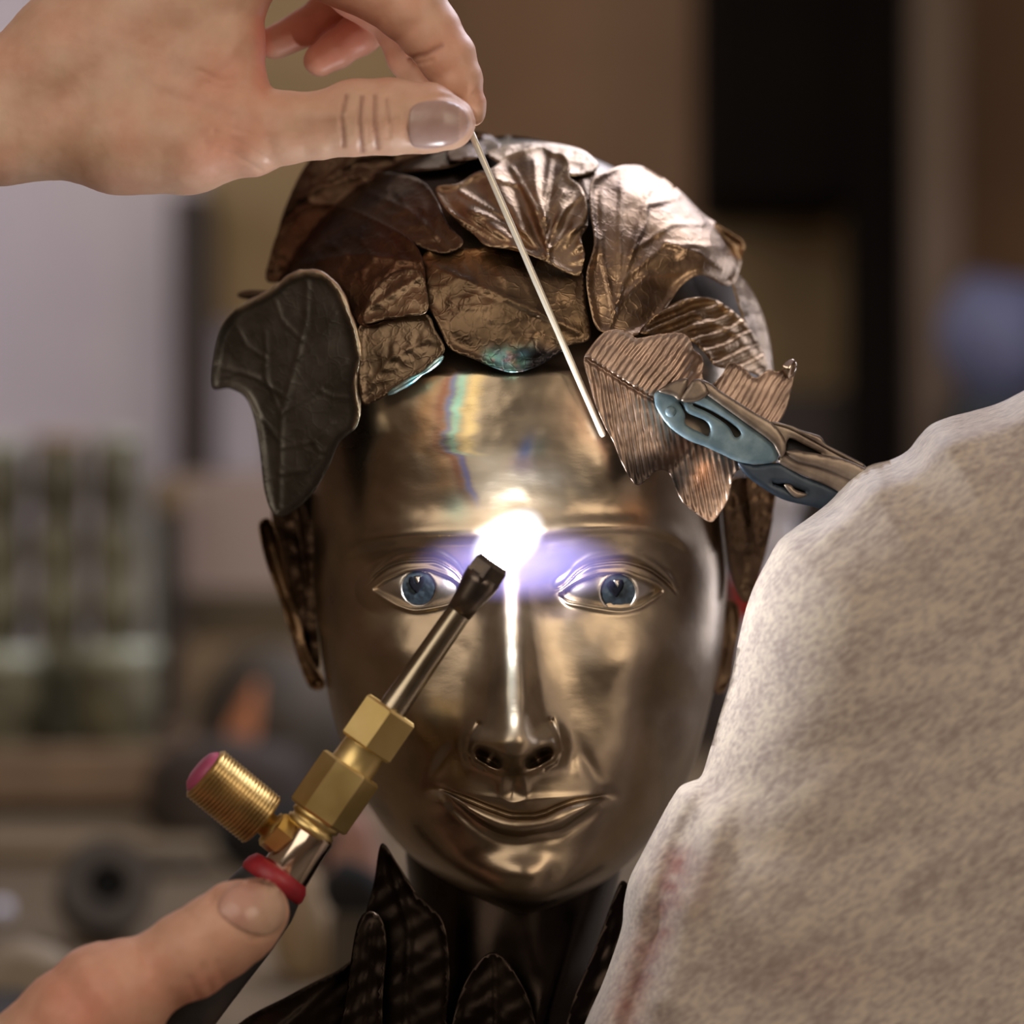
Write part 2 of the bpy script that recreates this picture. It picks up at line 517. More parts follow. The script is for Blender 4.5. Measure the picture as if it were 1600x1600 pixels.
# heather grey knitted cotton
def knit():
    m, nt, N, L, b = new_mat('heather_knit')
    tc = N.new('ShaderNodeTexCoord'); mp = N.new('ShaderNodeMapping')
    L.new(tc.outputs['Object'], mp.inputs[0])
    mp.inputs['Rotation'].default_value = (0, math.radians(34), 0)
    m2 = N.new('ShaderNodeMapping'); m2.inputs['Scale'].default_value = (0.42, 1, 1.15)
    L.new(mp.outputs[0], m2.inputs[0]); mp = m2
    n1 = N.new('ShaderNodeTexNoise'); n1.inputs['Scale'].default_value = 640; n1.inputs['Detail'].default_value = 3
    n2 = N.new('ShaderNodeTexNoise'); n2.inputs['Scale'].default_value = 110; n2.inputs['Detail'].default_value = 2
    L.new(mp.outputs[0], n1.inputs['Vector']); L.new(mp.outputs[0], n2.inputs['Vector'])
    ad = N.new('ShaderNodeMath'); ad.operation = 'MULTIPLY_ADD'; ad.inputs[1].default_value = 0.35
    L.new(n2.outputs['Fac'], ad.inputs[0]); 
    sc = N.new('ShaderNodeMath'); sc.operation = 'MULTIPLY'; sc.inputs[1].default_value = 0.65
    L.new(n1.outputs['Fac'], sc.inputs[0]); L.new(sc.outputs[0], ad.inputs[2])
    rp = N.new('ShaderNodeValToRGB'); e = rp.color_ramp.elements
    e[0].position = 0.37; e[0].color = (0.33, 0.272, 0.245, 1)
    e[1].position = 0.61; e[1].color = (0.56, 0.485, 0.40, 1)
    k = e.new(0.48); k.color = (0.43, 0.365, 0.325, 1)
    L.new(ad.outputs[0], rp.inputs[0])
    at = N.new('ShaderNodeAttribute'); at.attribute_name = 'tint'
    mx = N.new('ShaderNodeMix'); mx.data_type = 'RGBA'; mx.blend_type = 'MULTIPLY'; mx.inputs[0].default_value = 1
    L.new(rp.outputs[0], mx.inputs[6]); L.new(at.outputs['Color'], mx.inputs[7])
    L.new(mx.outputs[2], b.inputs['Base Color'])
    b.inputs['Roughness'].default_value = 0.95
    b.inputs['Specular IOR Level'].default_value = 0.1
    b.inputs['Sheen Weight'].default_value = 0.25
    b.inputs['Sheen Roughness'].default_value = 0.5
    bp = N.new('ShaderNodeBump'); bp.inputs['Strength'].default_value = 0.5; bp.inputs['Distance'].default_value = 0.0006
    L.new(n1.outputs['Fac'], bp.inputs['Height']); L.new(bp.outputs[0], b.inputs['Normal'])
    return m
M['knit'] = knit()

# room and clutter
M['wall'] = mat('brown_board_wall', srgb(140, 110, 86), srgb(155, 124, 98), 0.8, 0, 3, bump=0.1)
M['ply'] = mat('olive_plywood', srgb(150, 128, 92), srgb(165, 140, 104), 0.75, 0, 4, (1, 1, 6))
M['plaster'] = mat('pale_lilac_plaster', srgb(205, 196, 205), srgb(215, 206, 212), 0.85, 0, 3)
M['timber_dark'] = mat('dark_timber', srgb(52, 44, 40), srgb(66, 56, 50), 0.7, 0, 8, (1, 1, 0.2))
M['black'] = mat('black_painted_steel', srgb(15, 12, 11), srgb(20, 16, 14), 0.9, 0, 5, spec=0.1)
M['timber'] = mat('brown_timber', srgb(128, 108, 88), srgb(150, 126, 102), 0.7, 0, 8, (1, 1, 0.2))
M['timber_col'] = mat('worn_timber', srgb(98, 82, 68), srgb(112, 95, 80), 0.7, 0, 8, (1, 1, 0.2))
M['bench'] = mat('bench_wood', srgb(92, 78, 58), srgb(124, 108, 84), 0.75, 0, 8, (0.3, 1, 1), bump=0.1)
M['floor'] = mat('concrete', srgb(110, 102, 94), srgb(130, 120, 110), 0.85, 0, 3)
M['greenglass'] = mat('dusty_green_glass', srgb(48, 45, 32), srgb(128, 124, 98), 0.28, 0, 30, spec=0.6, bump=0.5, bscale=60, bdist=.004)
M['greenrim'] = mat('pale_green_glass_rim', srgb(165, 172, 150), srgb(190, 196, 176), 0.25, 0, 20, spec=0.7)
M['card'] = mat('dusty_pink_card', srgb(170, 152, 142), srgb(182, 164, 152), 0.85, 0, 5)
M['olivebox'] = mat('dark_olive_steel', srgb(78, 66, 46), srgb(88, 75, 54), 0.6, 0, 5)
M['orange'] = mat('orange_plastic', srgb(190, 118, 76), srgb(200, 128, 84), 0.5, 0, 5)
M['iron'] = mat('dark_cast_iron', srgb(58, 52, 44), srgb(80, 70, 58), 0.6, 0.3, 20)
M['stone'] = mat('pale_stone', srgb(140, 126, 106), srgb(160, 146, 126), 0.8, 0, 20, bump=0.3)
M['blue'] = mat('pale_blue_enamel', srgb(108, 114, 150), srgb(122, 128, 164), 0.5, 0, 5)
M['white'] = mat('white_plastic', srgb(215, 215, 230), None, 0.4)
M['redp'] = mat('red_plastic', srgb(200, 60, 60), None, 0.4)
M['tan'] = mat('tan_leather', srgb(150, 128, 98), srgb(160, 138, 108), 0.7, 0, 10)
M['rose'] = mat('rose_leather', srgb(150, 112, 98), srgb(158, 120, 106), 0.7, 0, 10)
M['foam'] = mat('black_foam', (0.006, 0.006, 0.006), (0.01, 0.01, 0.01), 0.95, 0, 300)

# ------------------------------------------------------------------ room
def box(name, lo, hi, m, parent=None, bevel=0.0):
    import bmesh
    bm = bmesh.new()
    bmesh.ops.create_cube(bm, size=1)
    for q in bm.verts:
        q.co = [lo[i] + (q.co[i] + 0.5) * (hi[i] - lo[i]) for i in range(3)]
    if bevel:
        bmesh.ops.bevel(bm, geom=bm.edges[:], offset=bevel, segments=2, affect='EDGES', profile=0.5)
    me = bpy.data.meshes.new(name)
    V = np.array([q.co[:] for q in bm.verts]); F = [tuple(x.index for x in f.verts) for f in bm.faces]
    bm.verts.index_update()
    F = [tuple(x.index for x in f.verts) for f in bm.faces]
    bm.free()
    return mk(name, V, F, m, parent, False)


def struct(o):
    o['kind'] = 'structure'
    return o


YB = 2.6
struct(box('floor', (-2.3, -2.8, -0.1), (2.5, YB, 0), M['floor']))
struct(box('ceiling', (-2.3, -2.8, 2.8), (2.5, YB, 2.9), M['plaster']))
struct(box('wall_back', (-2.3, YB, 0), (2.5, YB + 0.1, 2.8), M['wall']))
struct(box('wall_left', (-2.4, -2.8, 0), (-2.3, YB, 2.8), M['timber']))
struct(box('wall_right', (2.5, -2.8, 0), (2.6, YB, 2.8), M['timber']))
struct(box('wall_front', (-2.3, -2.9, 0), (2.5, -2.8, 2.8), M['timber']))


def pbox(name, u0, v0, u1, v1, dist, depth, m, parent=None, bevel=0.0):
    """box whose front face fills the pixel rectangle at that distance"""
    x0, y0, z1 = PB(u0, v0, dist)
    x1, _, z0 = PB(u1, v1, dist)
    return box(name, (x0, y0, z0), (x1, y0 + depth, z1), m, parent, bevel)


def lathe(name, prof, m, parent, center, n=28, smooth=True):
    """prof: (radius, z) about a vertical axis at center, metres"""
    V = []; F = []
    k = len(prof)
    for i in range(n):
        a = 2 * math.pi * i / n
        for (r, z) in prof:
            V.append((center[0] + r * math.cos(a), center[1] + r * math.sin(a), center[2] + z))
    for i in range(n):
        j = (i + 1) % n
        for q in range(k - 1):
            F.append((i * k + q, j * k + q, j * k + q + 1, i * k + q + 1))
    F.append(tuple(i * k for i in range(n))[::-1]); F.append(tuple(i * k + k - 1 for i in range(n)))
    return mk(name, V, F, m, parent, smooth)


# ------------------------------------------------------------------ the bronze bust
bust = empty('bronze_bust', 'bronze portrait bust of a young face crowned with big bronze leaves, being welded', 'sculpture',
             (0.0, 0.06, BENCH_Z))

HV = [212, 216, 225, 250, 300, 400, 500, 600, 700, 800, 900, 1000, 1060, 1100, 1150, 1200, 1250, 1300, 1340, 1370, 1395, 1412, 1422, 1428]
HL = [792, 760, 720, 640, 545, 485, 460, 460, 475, 488, 490, 499, 508, 516, 530, 548, 572, 606, 645, 685, 728, 765, 792, 815]
HR = [798, 830, 865, 935, 1025, 1100, 1145, 1150, 1140, 1128, 1136, 1130, 1120, 1110, 1098, 1082, 1058, 1026, 990, 955, 915, 878, 848, 823]
cv_ = [212, 225, 250, 300, 400, 500, 600, 700, 780, 835, 880, 920, 1000, 1100, 1200, 1300, 1350, 1385, 1405, 1416, 1424, 1428]
cc_ = [335, 240, 165, 95, 35, 10, 0, -6, -9, -8, 0, 8, 8, 0, -6, -4, -8, -2, 12, 30, 55, 80]
sv_ = [212, 250, 400, 600, 800, 1000, 1100, 1200, 1300, 1350, 1400, 1420, 1428]
ss_ = [340, 335, 330, 320, 300, 300, 290, 270, 240, 220, 190, 150, 115]


def head_base(u, v):
    L_ = interp(v, HV, HL); R_ = interp(v, HV, HR)
    uc = (L_ + R_) / 2; hw = (R_ - L_) / 2
    c = interp(v, cv_, cc_); s = interp(v, sv_, ss_)
    t = np.clip(np.abs((u - uc) / hw), 0, 0.9999)
    p = 2.15
    return c + (s - c) * (1 - (1 - t**p) ** (1 / p))


EYES = [
    dict(tl=-0.34, c=(654, 919), ec=(650, 919), dc=110, up=[(584, 920), (600, 909), (615, 902), (638, 894), (664, 892), (690, 899), (716, 913), (724, 928)],
         lo=[(584, 921), (601, 931), (625, 944), (649, 950), (674, 947), (700, 941), (724, 929)],
         cr=[(572, 916), (588, 899), (609, 884), (638, 876), (674, 875), (706, 889), (730, 915)], r=26),
    dict(tl=0.34, c=(966, 925), ec=(956, 922), dc=108, up=[(873, 928), (888, 918), (904, 910), (922, 903), (941, 898), (973, 897), (996, 904), (1029, 917), (1036, 923)],
         lo=[(873, 929), (889, 939), (908, 943), (928, 947), (970, 952), (996, 947), (1016, 936), (1036, 924)],
         cr=[(862, 925), (879, 917), (904, 893), (928, 881), (970, 877), (1004, 885), (1045, 912), (1058, 928)], r=27),
]
for e_ in EYES:
    for k_ in ('up', 'lo', 'cr'):
        e_[k_] = np.array(e_[k_], float)

LIPX = [680, 686, 710, 740, 770, 806, 830, 850, 870, 900, 924, 945, 960]
LIP0 = [1227, 1230, 1240, 1252, 1264, 1274, 1274, 1270, 1261, 1250, 1246, 1242, 1239]
LT_X = [686, 710, 736, 762, 782, 802, 816, 840, 880, 924, 950]
LT = [1228, 1234, 1240, 1245, 1248, 1254, 1252, 1248, 1246, 1243, 1239]
LB_X = [686, 718, 738, 760, 786, 810, 840, 876, 900, 924, 950]
LB = [1234, 1260, 1278, 1293, 1304, 1307, 1303, 1296, 1281, 1264, 1244]


def head_features(u, v, base):
    F = np.zeros_like(u)
    # brow ridges, temples, forehead
    F += -12 * G(u, v, 640, 836, 95, 26, -3) - 12 * G(u, v, 965, 834, 95, 26, 3)
    F += -7 * G(u, v, 800, 828, 50, 30)
    F += 8 * G(u, v, 520, 800, 40, 90) + 8 * G(u, v, 1095, 800, 40, 90)
    F += -6 * G(u, v, 690, 700, 90, 70) - 6 * G(u, v, 920, 700, 90, 70)
    # the sharp lower edge of the brows
    for (xs_, ys_) in (([530, 560, 600, 660, 745, 775], [872, 858, 846, 840, 840, 846]), ([820, 850, 900, 980, 1045, 1085], [844, 838, 830, 826, 838, 862])):
        yb = interp(u, xs_, ys_)
        win = sstep(xs_[0], xs_[0] + 40, u) * (1 - sstep(xs_[-1] - 40, xs_[-1], u))
        F += win * (9 * sstep(-5, 13, v - yb) * np.exp(-(np.maximum(v - yb, 0) / 34)**2) - 3.5 * np.exp(-((v - yb + 9) / 13)**2))
    # sockets
    F += 24 * G(u, v, 650, 908, 74, 38) + 24 * G(u, v, 957, 910, 74, 38)
    F += 20 * G(u, v, 728, 915, 34, 40) + 20 * G(u, v, 872, 915, 34, 40)
    # cheeks
    F += -22 * G(u, v, 612, 1022, 80, 52, 10) - 22 * G(u, v, 1000, 1024, 90, 52, -10)
    F += -13 * G(u, v, 640, 1120, 62, 66) - 13 * G(u, v, 985, 1120, 62, 66)
    F += 12 * G(u, v, 560, 1180, 50, 90) + 10 * G(u, v, 1060, 1180, 46, 90)
    # nose
    N = interp(v, [810, 850, 885, 920, 960, 1000, 1050, 1100, 1140, 1162, 1176, 1188, 1197, 1205, 1214, 1226, 1240, 1260],
               [0, -2, -8, -18, -36, -52, -72, -91, -106, -111, -107, -92, -68, -40, -21, -9, -2, 0])
    nc = interp(v, [880, 930, 1150, 1230], [799, 798, 803, 803])
    s1 = interp(v, [880, 920, 1000, 1100, 1150, 1200], [23, 23, 27, 33, 37, 30])
    s2 = interp(v, [880, 920, 1000, 1100, 1150, 1200], [34, 36, 50, 64, 66, 56])
    x = np.abs(u - nc)
    F += N * (0.44 * np.exp(-(x / s1)**3.4) + 0.56 * np.exp(-(x / s2)**2.0))
    F += -6 * G(u, v, 803, 1152, 34, 26)
    F += -36 * G(u, v, 753, 1164, 25, 25, 20, 2.4) - 36 * G(u, v, 857, 1164, 25, 25, -20, 2.4)
    F += 5 * G(u, v, 775, 1146, 9, 26, 14) + 7 * G(u, v, 835, 1142, 9, 28, -16)
    F += 10 * G(u, v, 722, 1176, 12, 24, 12) + 10 * G(u, v, 888, 1176, 12, 24, -12)
    F += 60 * G(u, v, 766, 1184, 23, 9.5, 27, 3) + 60 * G(u, v, 840, 1184, 23, 9.5, -27, 3)
    F += 8 * np.exp(-(pdist(u, v, [(748, 1132), (735, 1152), (731, 1174), (741, 1190), (756, 1198)]) / 4.5)**2)
    F += 8 * np.exp(-(pdist(u, v, [(861, 1126), (871, 1150), (876, 1172), (866, 1190), (850, 1199)]) / 4.5)**2)
    # naso-labial folds, philtrum, mouth mound
    F += 6 * G(u, v, 690, 1195, 12, 46, 32) + 6 * G(u, v, 920, 1195, 12, 46, -32)
    F += -20 * G(u, v, 812, 1258, 112, 58)
    F += 7 * G(u, v, 802, 1226, 9, 20) - 3 * G(u, v, 783, 1228, 6, 18) - 3 * G(u, v, 821, 1228, 6, 18)
    y0 = interp(u, LIPX, LIP0); y1 = interp(u, LT_X, LT); y2 = interp(u, LB_X, LB)
    W = sstep(682, 712, u) * (1 - sstep(920, 952, u))
    W2 = sstep(682, 706, u) * (1 - sstep(926, 954, u))
    hu = np.maximum(y0 - y1, 3)
    su = (y0 - v) / hu
    up = np.clip(hu / 20, 0, 1) * np.where(v <= y0, 8 * np.clip(1 - su, 0, 1)**1.4, 8 * np.exp(-((v - y0) / 5)**2))
    F += up * W2
    F += -2.0 * np.exp(-((v - y1) / 6.0)**2) * W * sstep(740, 820, u)
    F += 7 * np.exp(-((v - y0 - 1) / 3.4)**2) * W2
    hl = np.maximum(y2 - y0, 4)
    sl = np.clip((v - y0) / hl, 0, 1)
    F += -11 * np.sin(np.pi * sl**1.35) * W * np.clip(hl / 24, 0, 1)
    F += 4 * np.exp(-((v - y2 - 9) / 10.0)**2) * W
    F += 6 * G(u, v, 686, 1232, 16, 10) + 7 * G(u, v, 948, 1242, 18, 11)
    F += -4 * G(u, v, 690, 1254, 20, 12) - 3 * G(u, v, 928, 1262, 20, 12)
    F += 6 * G(u, v, 812, 1330, 90, 20)
    # chin
    F += -15 * G(u, v, 812, 1380, 96, 50)
    F += -5 * G(u, v, 815, 1372, 30, 26) - 6 * G(u, v, 905, 1372, 34, 20, -25) + 4 * G(u, v, 866, 1366, 14, 22)
    F += 2.2 * fbm(u / 52, v / 52, 141, 2) + 0.5 * fbm(u / 17, v / 17, 142, 1)
    d = base + F
    # eyes: lids over a ball, then the almond opening
    for e in EYES:
        ex, ey = e['ec']
        q = 1 - ((u - ex) / 96)**2 - ((v - ey) / 64)**2
        near = q > 0.0
        dl = np.where(near, e['dc'] - 70 * np.sqrt(np.maximum(q, 1e-4)) + e['tl'] * (u - ex), 1e3)
        d = np.where(near, smin(d, dl, 24.0), d)
        win = sstep(e['cr'][0, 0] - 4, e['cr'][0, 0] + 16, u) * (1 - sstep(e['cr'][-1, 0] - 16, e['cr'][-1, 0] + 4, u))
        yc = interp(u, e['cr'][:, 0], e['cr'][:, 1])
        d += 6 * np.exp(-((v - yc) / 3.2)**2) * win - 4 * np.exp(-((v - yc + 11) / 7.0)**2) * win
        yu = interp(u, e['up'][:, 0], e['up'][:, 1]); yl = interp(u, e['lo'][:, 0], e['lo'][:, 1])
        inu = (u > e['up'][0, 0]) & (u < e['up'][-1, 0])
        sd = np.where(inu, np.minimum(v - yu, yl - v), -50)
        win2 = np.where(inu, sstep(0, 14, np.minimum(u - e['up'][0, 0], e['up'][-1, 0] - u)), 0)
        d += -2.6 * np.exp(-((v - yl - 4) / 3.4)**2) * win2 - 2.0 * np.exp(-((v - yu + 4) / 3.6)**2) * win2
        d += 17 * sstep(-1.2, 1.2, sd)
    return d


def temper_and_shading(u, v):
    """oxide colours the heat left on the metal, with flame light and brow shade painted in"""
    col = np.ones(u.shape + (3,))
    def mixc(c, a):
        col[:] = col * (1 - a[..., None]) + np.array(c) * a[..., None]
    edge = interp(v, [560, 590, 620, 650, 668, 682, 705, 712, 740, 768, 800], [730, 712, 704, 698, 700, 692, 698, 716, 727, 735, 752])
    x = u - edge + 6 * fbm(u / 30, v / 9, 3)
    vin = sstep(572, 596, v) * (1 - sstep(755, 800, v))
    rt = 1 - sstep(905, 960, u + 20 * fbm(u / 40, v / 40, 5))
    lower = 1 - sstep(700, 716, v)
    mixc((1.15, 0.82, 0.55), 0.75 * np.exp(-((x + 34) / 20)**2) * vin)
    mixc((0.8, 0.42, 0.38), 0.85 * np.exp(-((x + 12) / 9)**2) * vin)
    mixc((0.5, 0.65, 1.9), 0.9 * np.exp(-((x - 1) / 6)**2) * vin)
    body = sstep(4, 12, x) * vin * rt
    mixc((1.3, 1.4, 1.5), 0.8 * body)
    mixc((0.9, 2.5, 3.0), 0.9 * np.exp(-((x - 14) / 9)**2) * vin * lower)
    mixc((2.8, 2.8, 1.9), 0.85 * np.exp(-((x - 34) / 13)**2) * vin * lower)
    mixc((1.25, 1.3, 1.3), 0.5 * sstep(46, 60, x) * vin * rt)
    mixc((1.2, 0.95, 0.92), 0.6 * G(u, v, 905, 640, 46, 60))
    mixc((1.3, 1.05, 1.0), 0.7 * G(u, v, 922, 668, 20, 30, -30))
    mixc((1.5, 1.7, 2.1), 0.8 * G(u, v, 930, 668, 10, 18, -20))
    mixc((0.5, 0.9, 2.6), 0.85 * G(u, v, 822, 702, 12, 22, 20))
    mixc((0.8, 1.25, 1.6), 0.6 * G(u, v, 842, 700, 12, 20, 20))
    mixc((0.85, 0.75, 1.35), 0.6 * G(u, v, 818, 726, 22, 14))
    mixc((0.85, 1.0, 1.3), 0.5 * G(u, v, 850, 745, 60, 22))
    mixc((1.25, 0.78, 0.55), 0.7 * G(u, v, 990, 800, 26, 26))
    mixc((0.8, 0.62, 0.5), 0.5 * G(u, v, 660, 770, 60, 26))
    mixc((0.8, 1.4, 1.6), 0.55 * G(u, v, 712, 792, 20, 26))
    mixc((0.9, 1.3, 1.75), 0.6 * G(u, v, 798, 1040, 9, 110))  # flame reflection streak down the nose ridge, painted as tint
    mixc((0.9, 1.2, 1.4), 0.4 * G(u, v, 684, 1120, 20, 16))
    mixc((0.82, 0.9, 1.5), 0.6 * G(u, v, 858, 880, 70, 34) + 0.5 * G(u, v, 725, 880, 40, 34))  # violet flame glow tinted onto the metal around the inner eyes
    # shade under the brows painted in dark, then random dark foundry-skin blotches
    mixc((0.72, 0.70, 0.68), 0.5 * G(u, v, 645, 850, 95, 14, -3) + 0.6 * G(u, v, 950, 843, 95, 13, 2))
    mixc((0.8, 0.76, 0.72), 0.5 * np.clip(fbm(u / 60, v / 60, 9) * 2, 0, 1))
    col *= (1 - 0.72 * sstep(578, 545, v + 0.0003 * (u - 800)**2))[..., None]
    return np.clip(col, 0, 3.4)


def build_head():
    th = np.concatenate([np.linspace(-math.pi / 2, math.pi / 2, 561), np.linspace(math.pi / 2, 3 * math.pi / 2, 42)[1:-1]])
    rows = np.concatenate([np.linspace(212.3, 230, 14), np.arange(234, 560, 6.0), np.arange(560, 860, 2.2), np.arange(860, 965, 1.3),
                           np.arange(965, 1130, 2.0), np.arange(1130, 1320, 1.5), np.arange(1320, 1412, 2.0), np.linspace(1413, 1427.8, 18)])
    T, Vv = np.meshgrid(th, rows)
    L_ = interp(rows, HV, HL)[:, None]; R_ = interp(rows, HV, HR)[:, None]
    uc = (L_ + R_) / 2; hw = (R_ - L_) / 2
    U = uc + hw * np.sin(T)
    base = head_base(U, Vv)
    front = np.cos(T) >= -1e-9
    s = interp(rows, sv_, ss_)[:, None]
    bb = interp(rows, [212, 300, 700, 1000, 1200, 1428], [60, 300, 420, 330, 200, 60])[:, None]
    dback = s + bb * np.maximum(-np.cos(T), 0)
    fade = sstep(0.0, 0.25, np.cos(T))
    df = head_features(U, Vv, base)
    df = base + (df - base) * fade + 46 * sstep(590, 520, Vv)
    Dd = np.where(front, df, dback)
    n, m = T.shape
    V = P(U, Vv, Dd).reshape(-1, 3)
    i = np.arange(n * m).reshape(n, m)
    j = np.roll(i, -1, 1)
    Q = np.stack([i[:-1], i[1:], j[1:], j[:-1]], -1).reshape(-1, 4)
    col = temper_and_shading(U, Vv).reshape(-1, 3)
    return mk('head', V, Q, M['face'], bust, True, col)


build_head()


def build_eye(e):
    ex, ey = e['ec']; cx, cy = e['c']
    def ball(u, v):
        q = np.maximum(1 - ((u - ex) / 88)**2 - ((v - ey) / 63)**2, 0.02)
        return e['dc'] - 62 * np.sqrt(q) + e['tl'] * (u - ex)
    R = e['r']
    ring = np.array([(cx + R * 0.99 * math.cos(a), cy + R * 1.02 * math.sin(a)) for a in np.linspace(0, 2 * math.pi, 40, endpoint=False)])
    ol = [(ex + 84 * math.cos(a), ey + 46 * math.sin(a)) for a in np.linspace(0, 2 * math.pi, 30, endpoint=False)]
    ball_o = sheet('eyeball', ol, lambda u, v, x: ball(u, v) + 1.5 * np.exp(-(np.abs(np.hypot(u - cx, v - cy) - R) / 2.0)**2), M['eye'], bust,
                   thick=30, spacing=2.6, holes=[ring])
    ol2 = [(cx + (R + .6) * math.cos(a), cy + (R * 1.03 + .6) * math.sin(a)) for a in np.linspace(0, 2 * math.pi, 26, endpoint=False)]
    iris = sheet('iris', ol2, lambda u, v, x: ball(u, v) + 4.5 - 2.0 * (np.hypot(u - cx, v - cy) / R)**2 + 1.4 * fbm(u / 7, v / 7, 4), M['iris'], ball_o, thick=10, spacing=2.2)
    iris['label'] = 'iris cut into the bronze eye, blue reflection put in as colour'
    # heart shaped pupil hollow with a small wedge left standing as catch light
    hp = [(0, 14), (-8, 6), (-14, -3), (-16, -12), (-11, -19), (-6, -17), (-3, -8), (0, -4), (3, -8), (7, -19), (12, -20), (15, -13), (13, -3), (7, 6)]
    pu = sheet('pupil', [(cx - 3 + a * .8, cy - 3 + b * .8) for a, b in hp], lambda u, v, x: ball(u, v) + 0.4, M['pupil'], ball_o, thick=6, spacing=3)
    pu['label'] = 'dark heart-shaped pupil'
    sheet('catchlight_wedge', [(cx - 8, cy - 19), (cx + 5, cy - 20), (cx - 1, cy - 7)], lambda u, v, x: ball(u, v) - 1.5 - 0.15 * (v - cy), M['eye'], ball_o,
          thick=5, spacing=3, smooth_outline=False)


for e_ in EYES:
    build_eye(e_)


# neck and shoulders down to the bench
def build_neck():
    rows = np.concatenate([np.arange(1250, 1700, 10.0), np.arange(1700, 2070, 15.0)])
    L_ = interp(rows, [1250, 1330, 1400, 1500, 1600, 1700, 1850, 2070], [640, 634, 640, 640, 610, 560, 480, 450])
    R_ = interp(rows, [1250, 1330, 1400, 1500, 1600, 1700, 1850, 2070], [980, 975, 962, 948, 958, 1000, 1040, 1080])
    f = interp(rows, [1250, 1330, 1400, 1500, 1600, 1700, 1850, 2070], [150, 140, 120, 95, 80, 70, 60, 50])
    b = interp(rows, [1250, 1400, 1600, 1850, 2070], [470, 470, 480, 500, 480])
    th = np.linspace(0, 2 * math.pi, 96, endpoint=False)
    T, Vv = np.meshgrid(th, rows)
    uc = ((L_ + R_) / 2)[:, None]; hw = ((R_ - L_) / 2)[:, None]
    U = uc + hw * np.sin(T)
    Dd = ((f + b) / 2)[:, None] - ((b - f) / 2)[:, None] * np.cos(T)
    Dd += 14 * np.exp(-((U - 800) / 26)**2) * sstep(1400, 1560, Vv) * (np.cos(T) > 0)
    Dd += -12 * np.exp(-(np.abs(U - 800 - 60 - (1560 - Vv) * 0.45) / 24)**2) * (np.cos(T) > 0)
    Vp = P(U, Vv, Dd)
    Vp[..., 2] = np.maximum(Vp[..., 2], BENCH_Z)
    Vp[-1, :, 2] = BENCH_Z
    n, m = T.shape
    i = np.arange(n * m).reshape(n, m); j = np.roll(i, -1, 1)
    Q = np.stack([i[:-1], i[1:], j[1:], j[:-1]], -1).reshape(-1, 4)
    F = [tuple(map(int, q)) for q in Q] + [tuple(int(x) for x in i[-1])]
    return mk('neck', Vp.reshape(-1, 3), F, M['collar'], bust)


build_neck()


# hair mass under the leaves
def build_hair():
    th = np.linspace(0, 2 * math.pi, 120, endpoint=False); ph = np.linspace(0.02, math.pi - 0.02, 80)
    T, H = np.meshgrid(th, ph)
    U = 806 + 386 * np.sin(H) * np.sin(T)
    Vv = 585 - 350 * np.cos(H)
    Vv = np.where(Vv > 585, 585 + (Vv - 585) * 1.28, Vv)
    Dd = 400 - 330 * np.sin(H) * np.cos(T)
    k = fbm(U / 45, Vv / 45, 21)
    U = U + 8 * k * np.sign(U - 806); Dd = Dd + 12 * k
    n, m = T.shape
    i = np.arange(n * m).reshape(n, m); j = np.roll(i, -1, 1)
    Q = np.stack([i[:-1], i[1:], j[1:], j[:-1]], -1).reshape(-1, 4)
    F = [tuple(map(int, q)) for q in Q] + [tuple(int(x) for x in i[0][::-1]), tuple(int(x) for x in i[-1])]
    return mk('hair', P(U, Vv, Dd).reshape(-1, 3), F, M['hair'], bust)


build_hair()


def capd(u, v):
    q = 1 - ((u - 806) / 412)**2 - ((v - 610) / 400)**2
    return 345 - 350 * np.sqrt(np.maximum(q, 0.015))


def veined(u, v, midrib, side, hm=5.0, wm=5.0, hs=3.0, ws=3.0):
    d = -hm * np.exp(-(pdist(u, v, midrib) / wm)**2)
    for s_ in side:
        d += -hs * np.exp(-(pdist(u, v, s_) / ws)**2)
    return d


def auto_veins(midrib, n=6, length=70, ang=48, seed=0, t0=0.12, t1=0.9, shrink=0.5):
    r = random.Random(seed)
    mid = np.array(midrib, float)
    seg = np.r_[0, np.cumsum(np.linalg.norm(np.diff(mid, axis=0), axis=1))]
    out = []
    for i in range(n):
        f = t0 + (t1 - t0) * i / max(n - 1, 1)
        for sgn in (-1, 1):
            s_ = (f + r.uniform(-.03, .03)) * seg[-1]
            p = np.array([np.interp(s_, seg, mid[:, 0]), np.interp(s_, seg, mid[:, 1])])
            q = np.array([np.interp(s_ + 4, seg, mid[:, 0]), np.interp(s_ + 4, seg, mid[:, 1])]) - np.array([np.interp(s_ - 4, seg, mid[:, 0]), np.interp(s_ - 4, seg, mid[:, 1])])
            a = math.atan2(q[1], q[0]) + sgn * math.radians(ang + r.uniform(-6, 6))
            ln = length * (1 - shrink * f) * r.uniform(.85, 1.1)
            p2 = p + ln * 0.55 * np.array([math.cos(a), math.sin(a)])
            a2 = a - sgn * 0.3
            p3 = p2 + ln * 0.45 * np.array([math.cos(a2), math.sin(a2)])
            out.append([p, p2, p3])
            a3 = a + sgn * 0.6
            out.append([p2, p2 + ln * .3 * np.array([math.cos(a3), math.sin(a3)])])
    return out


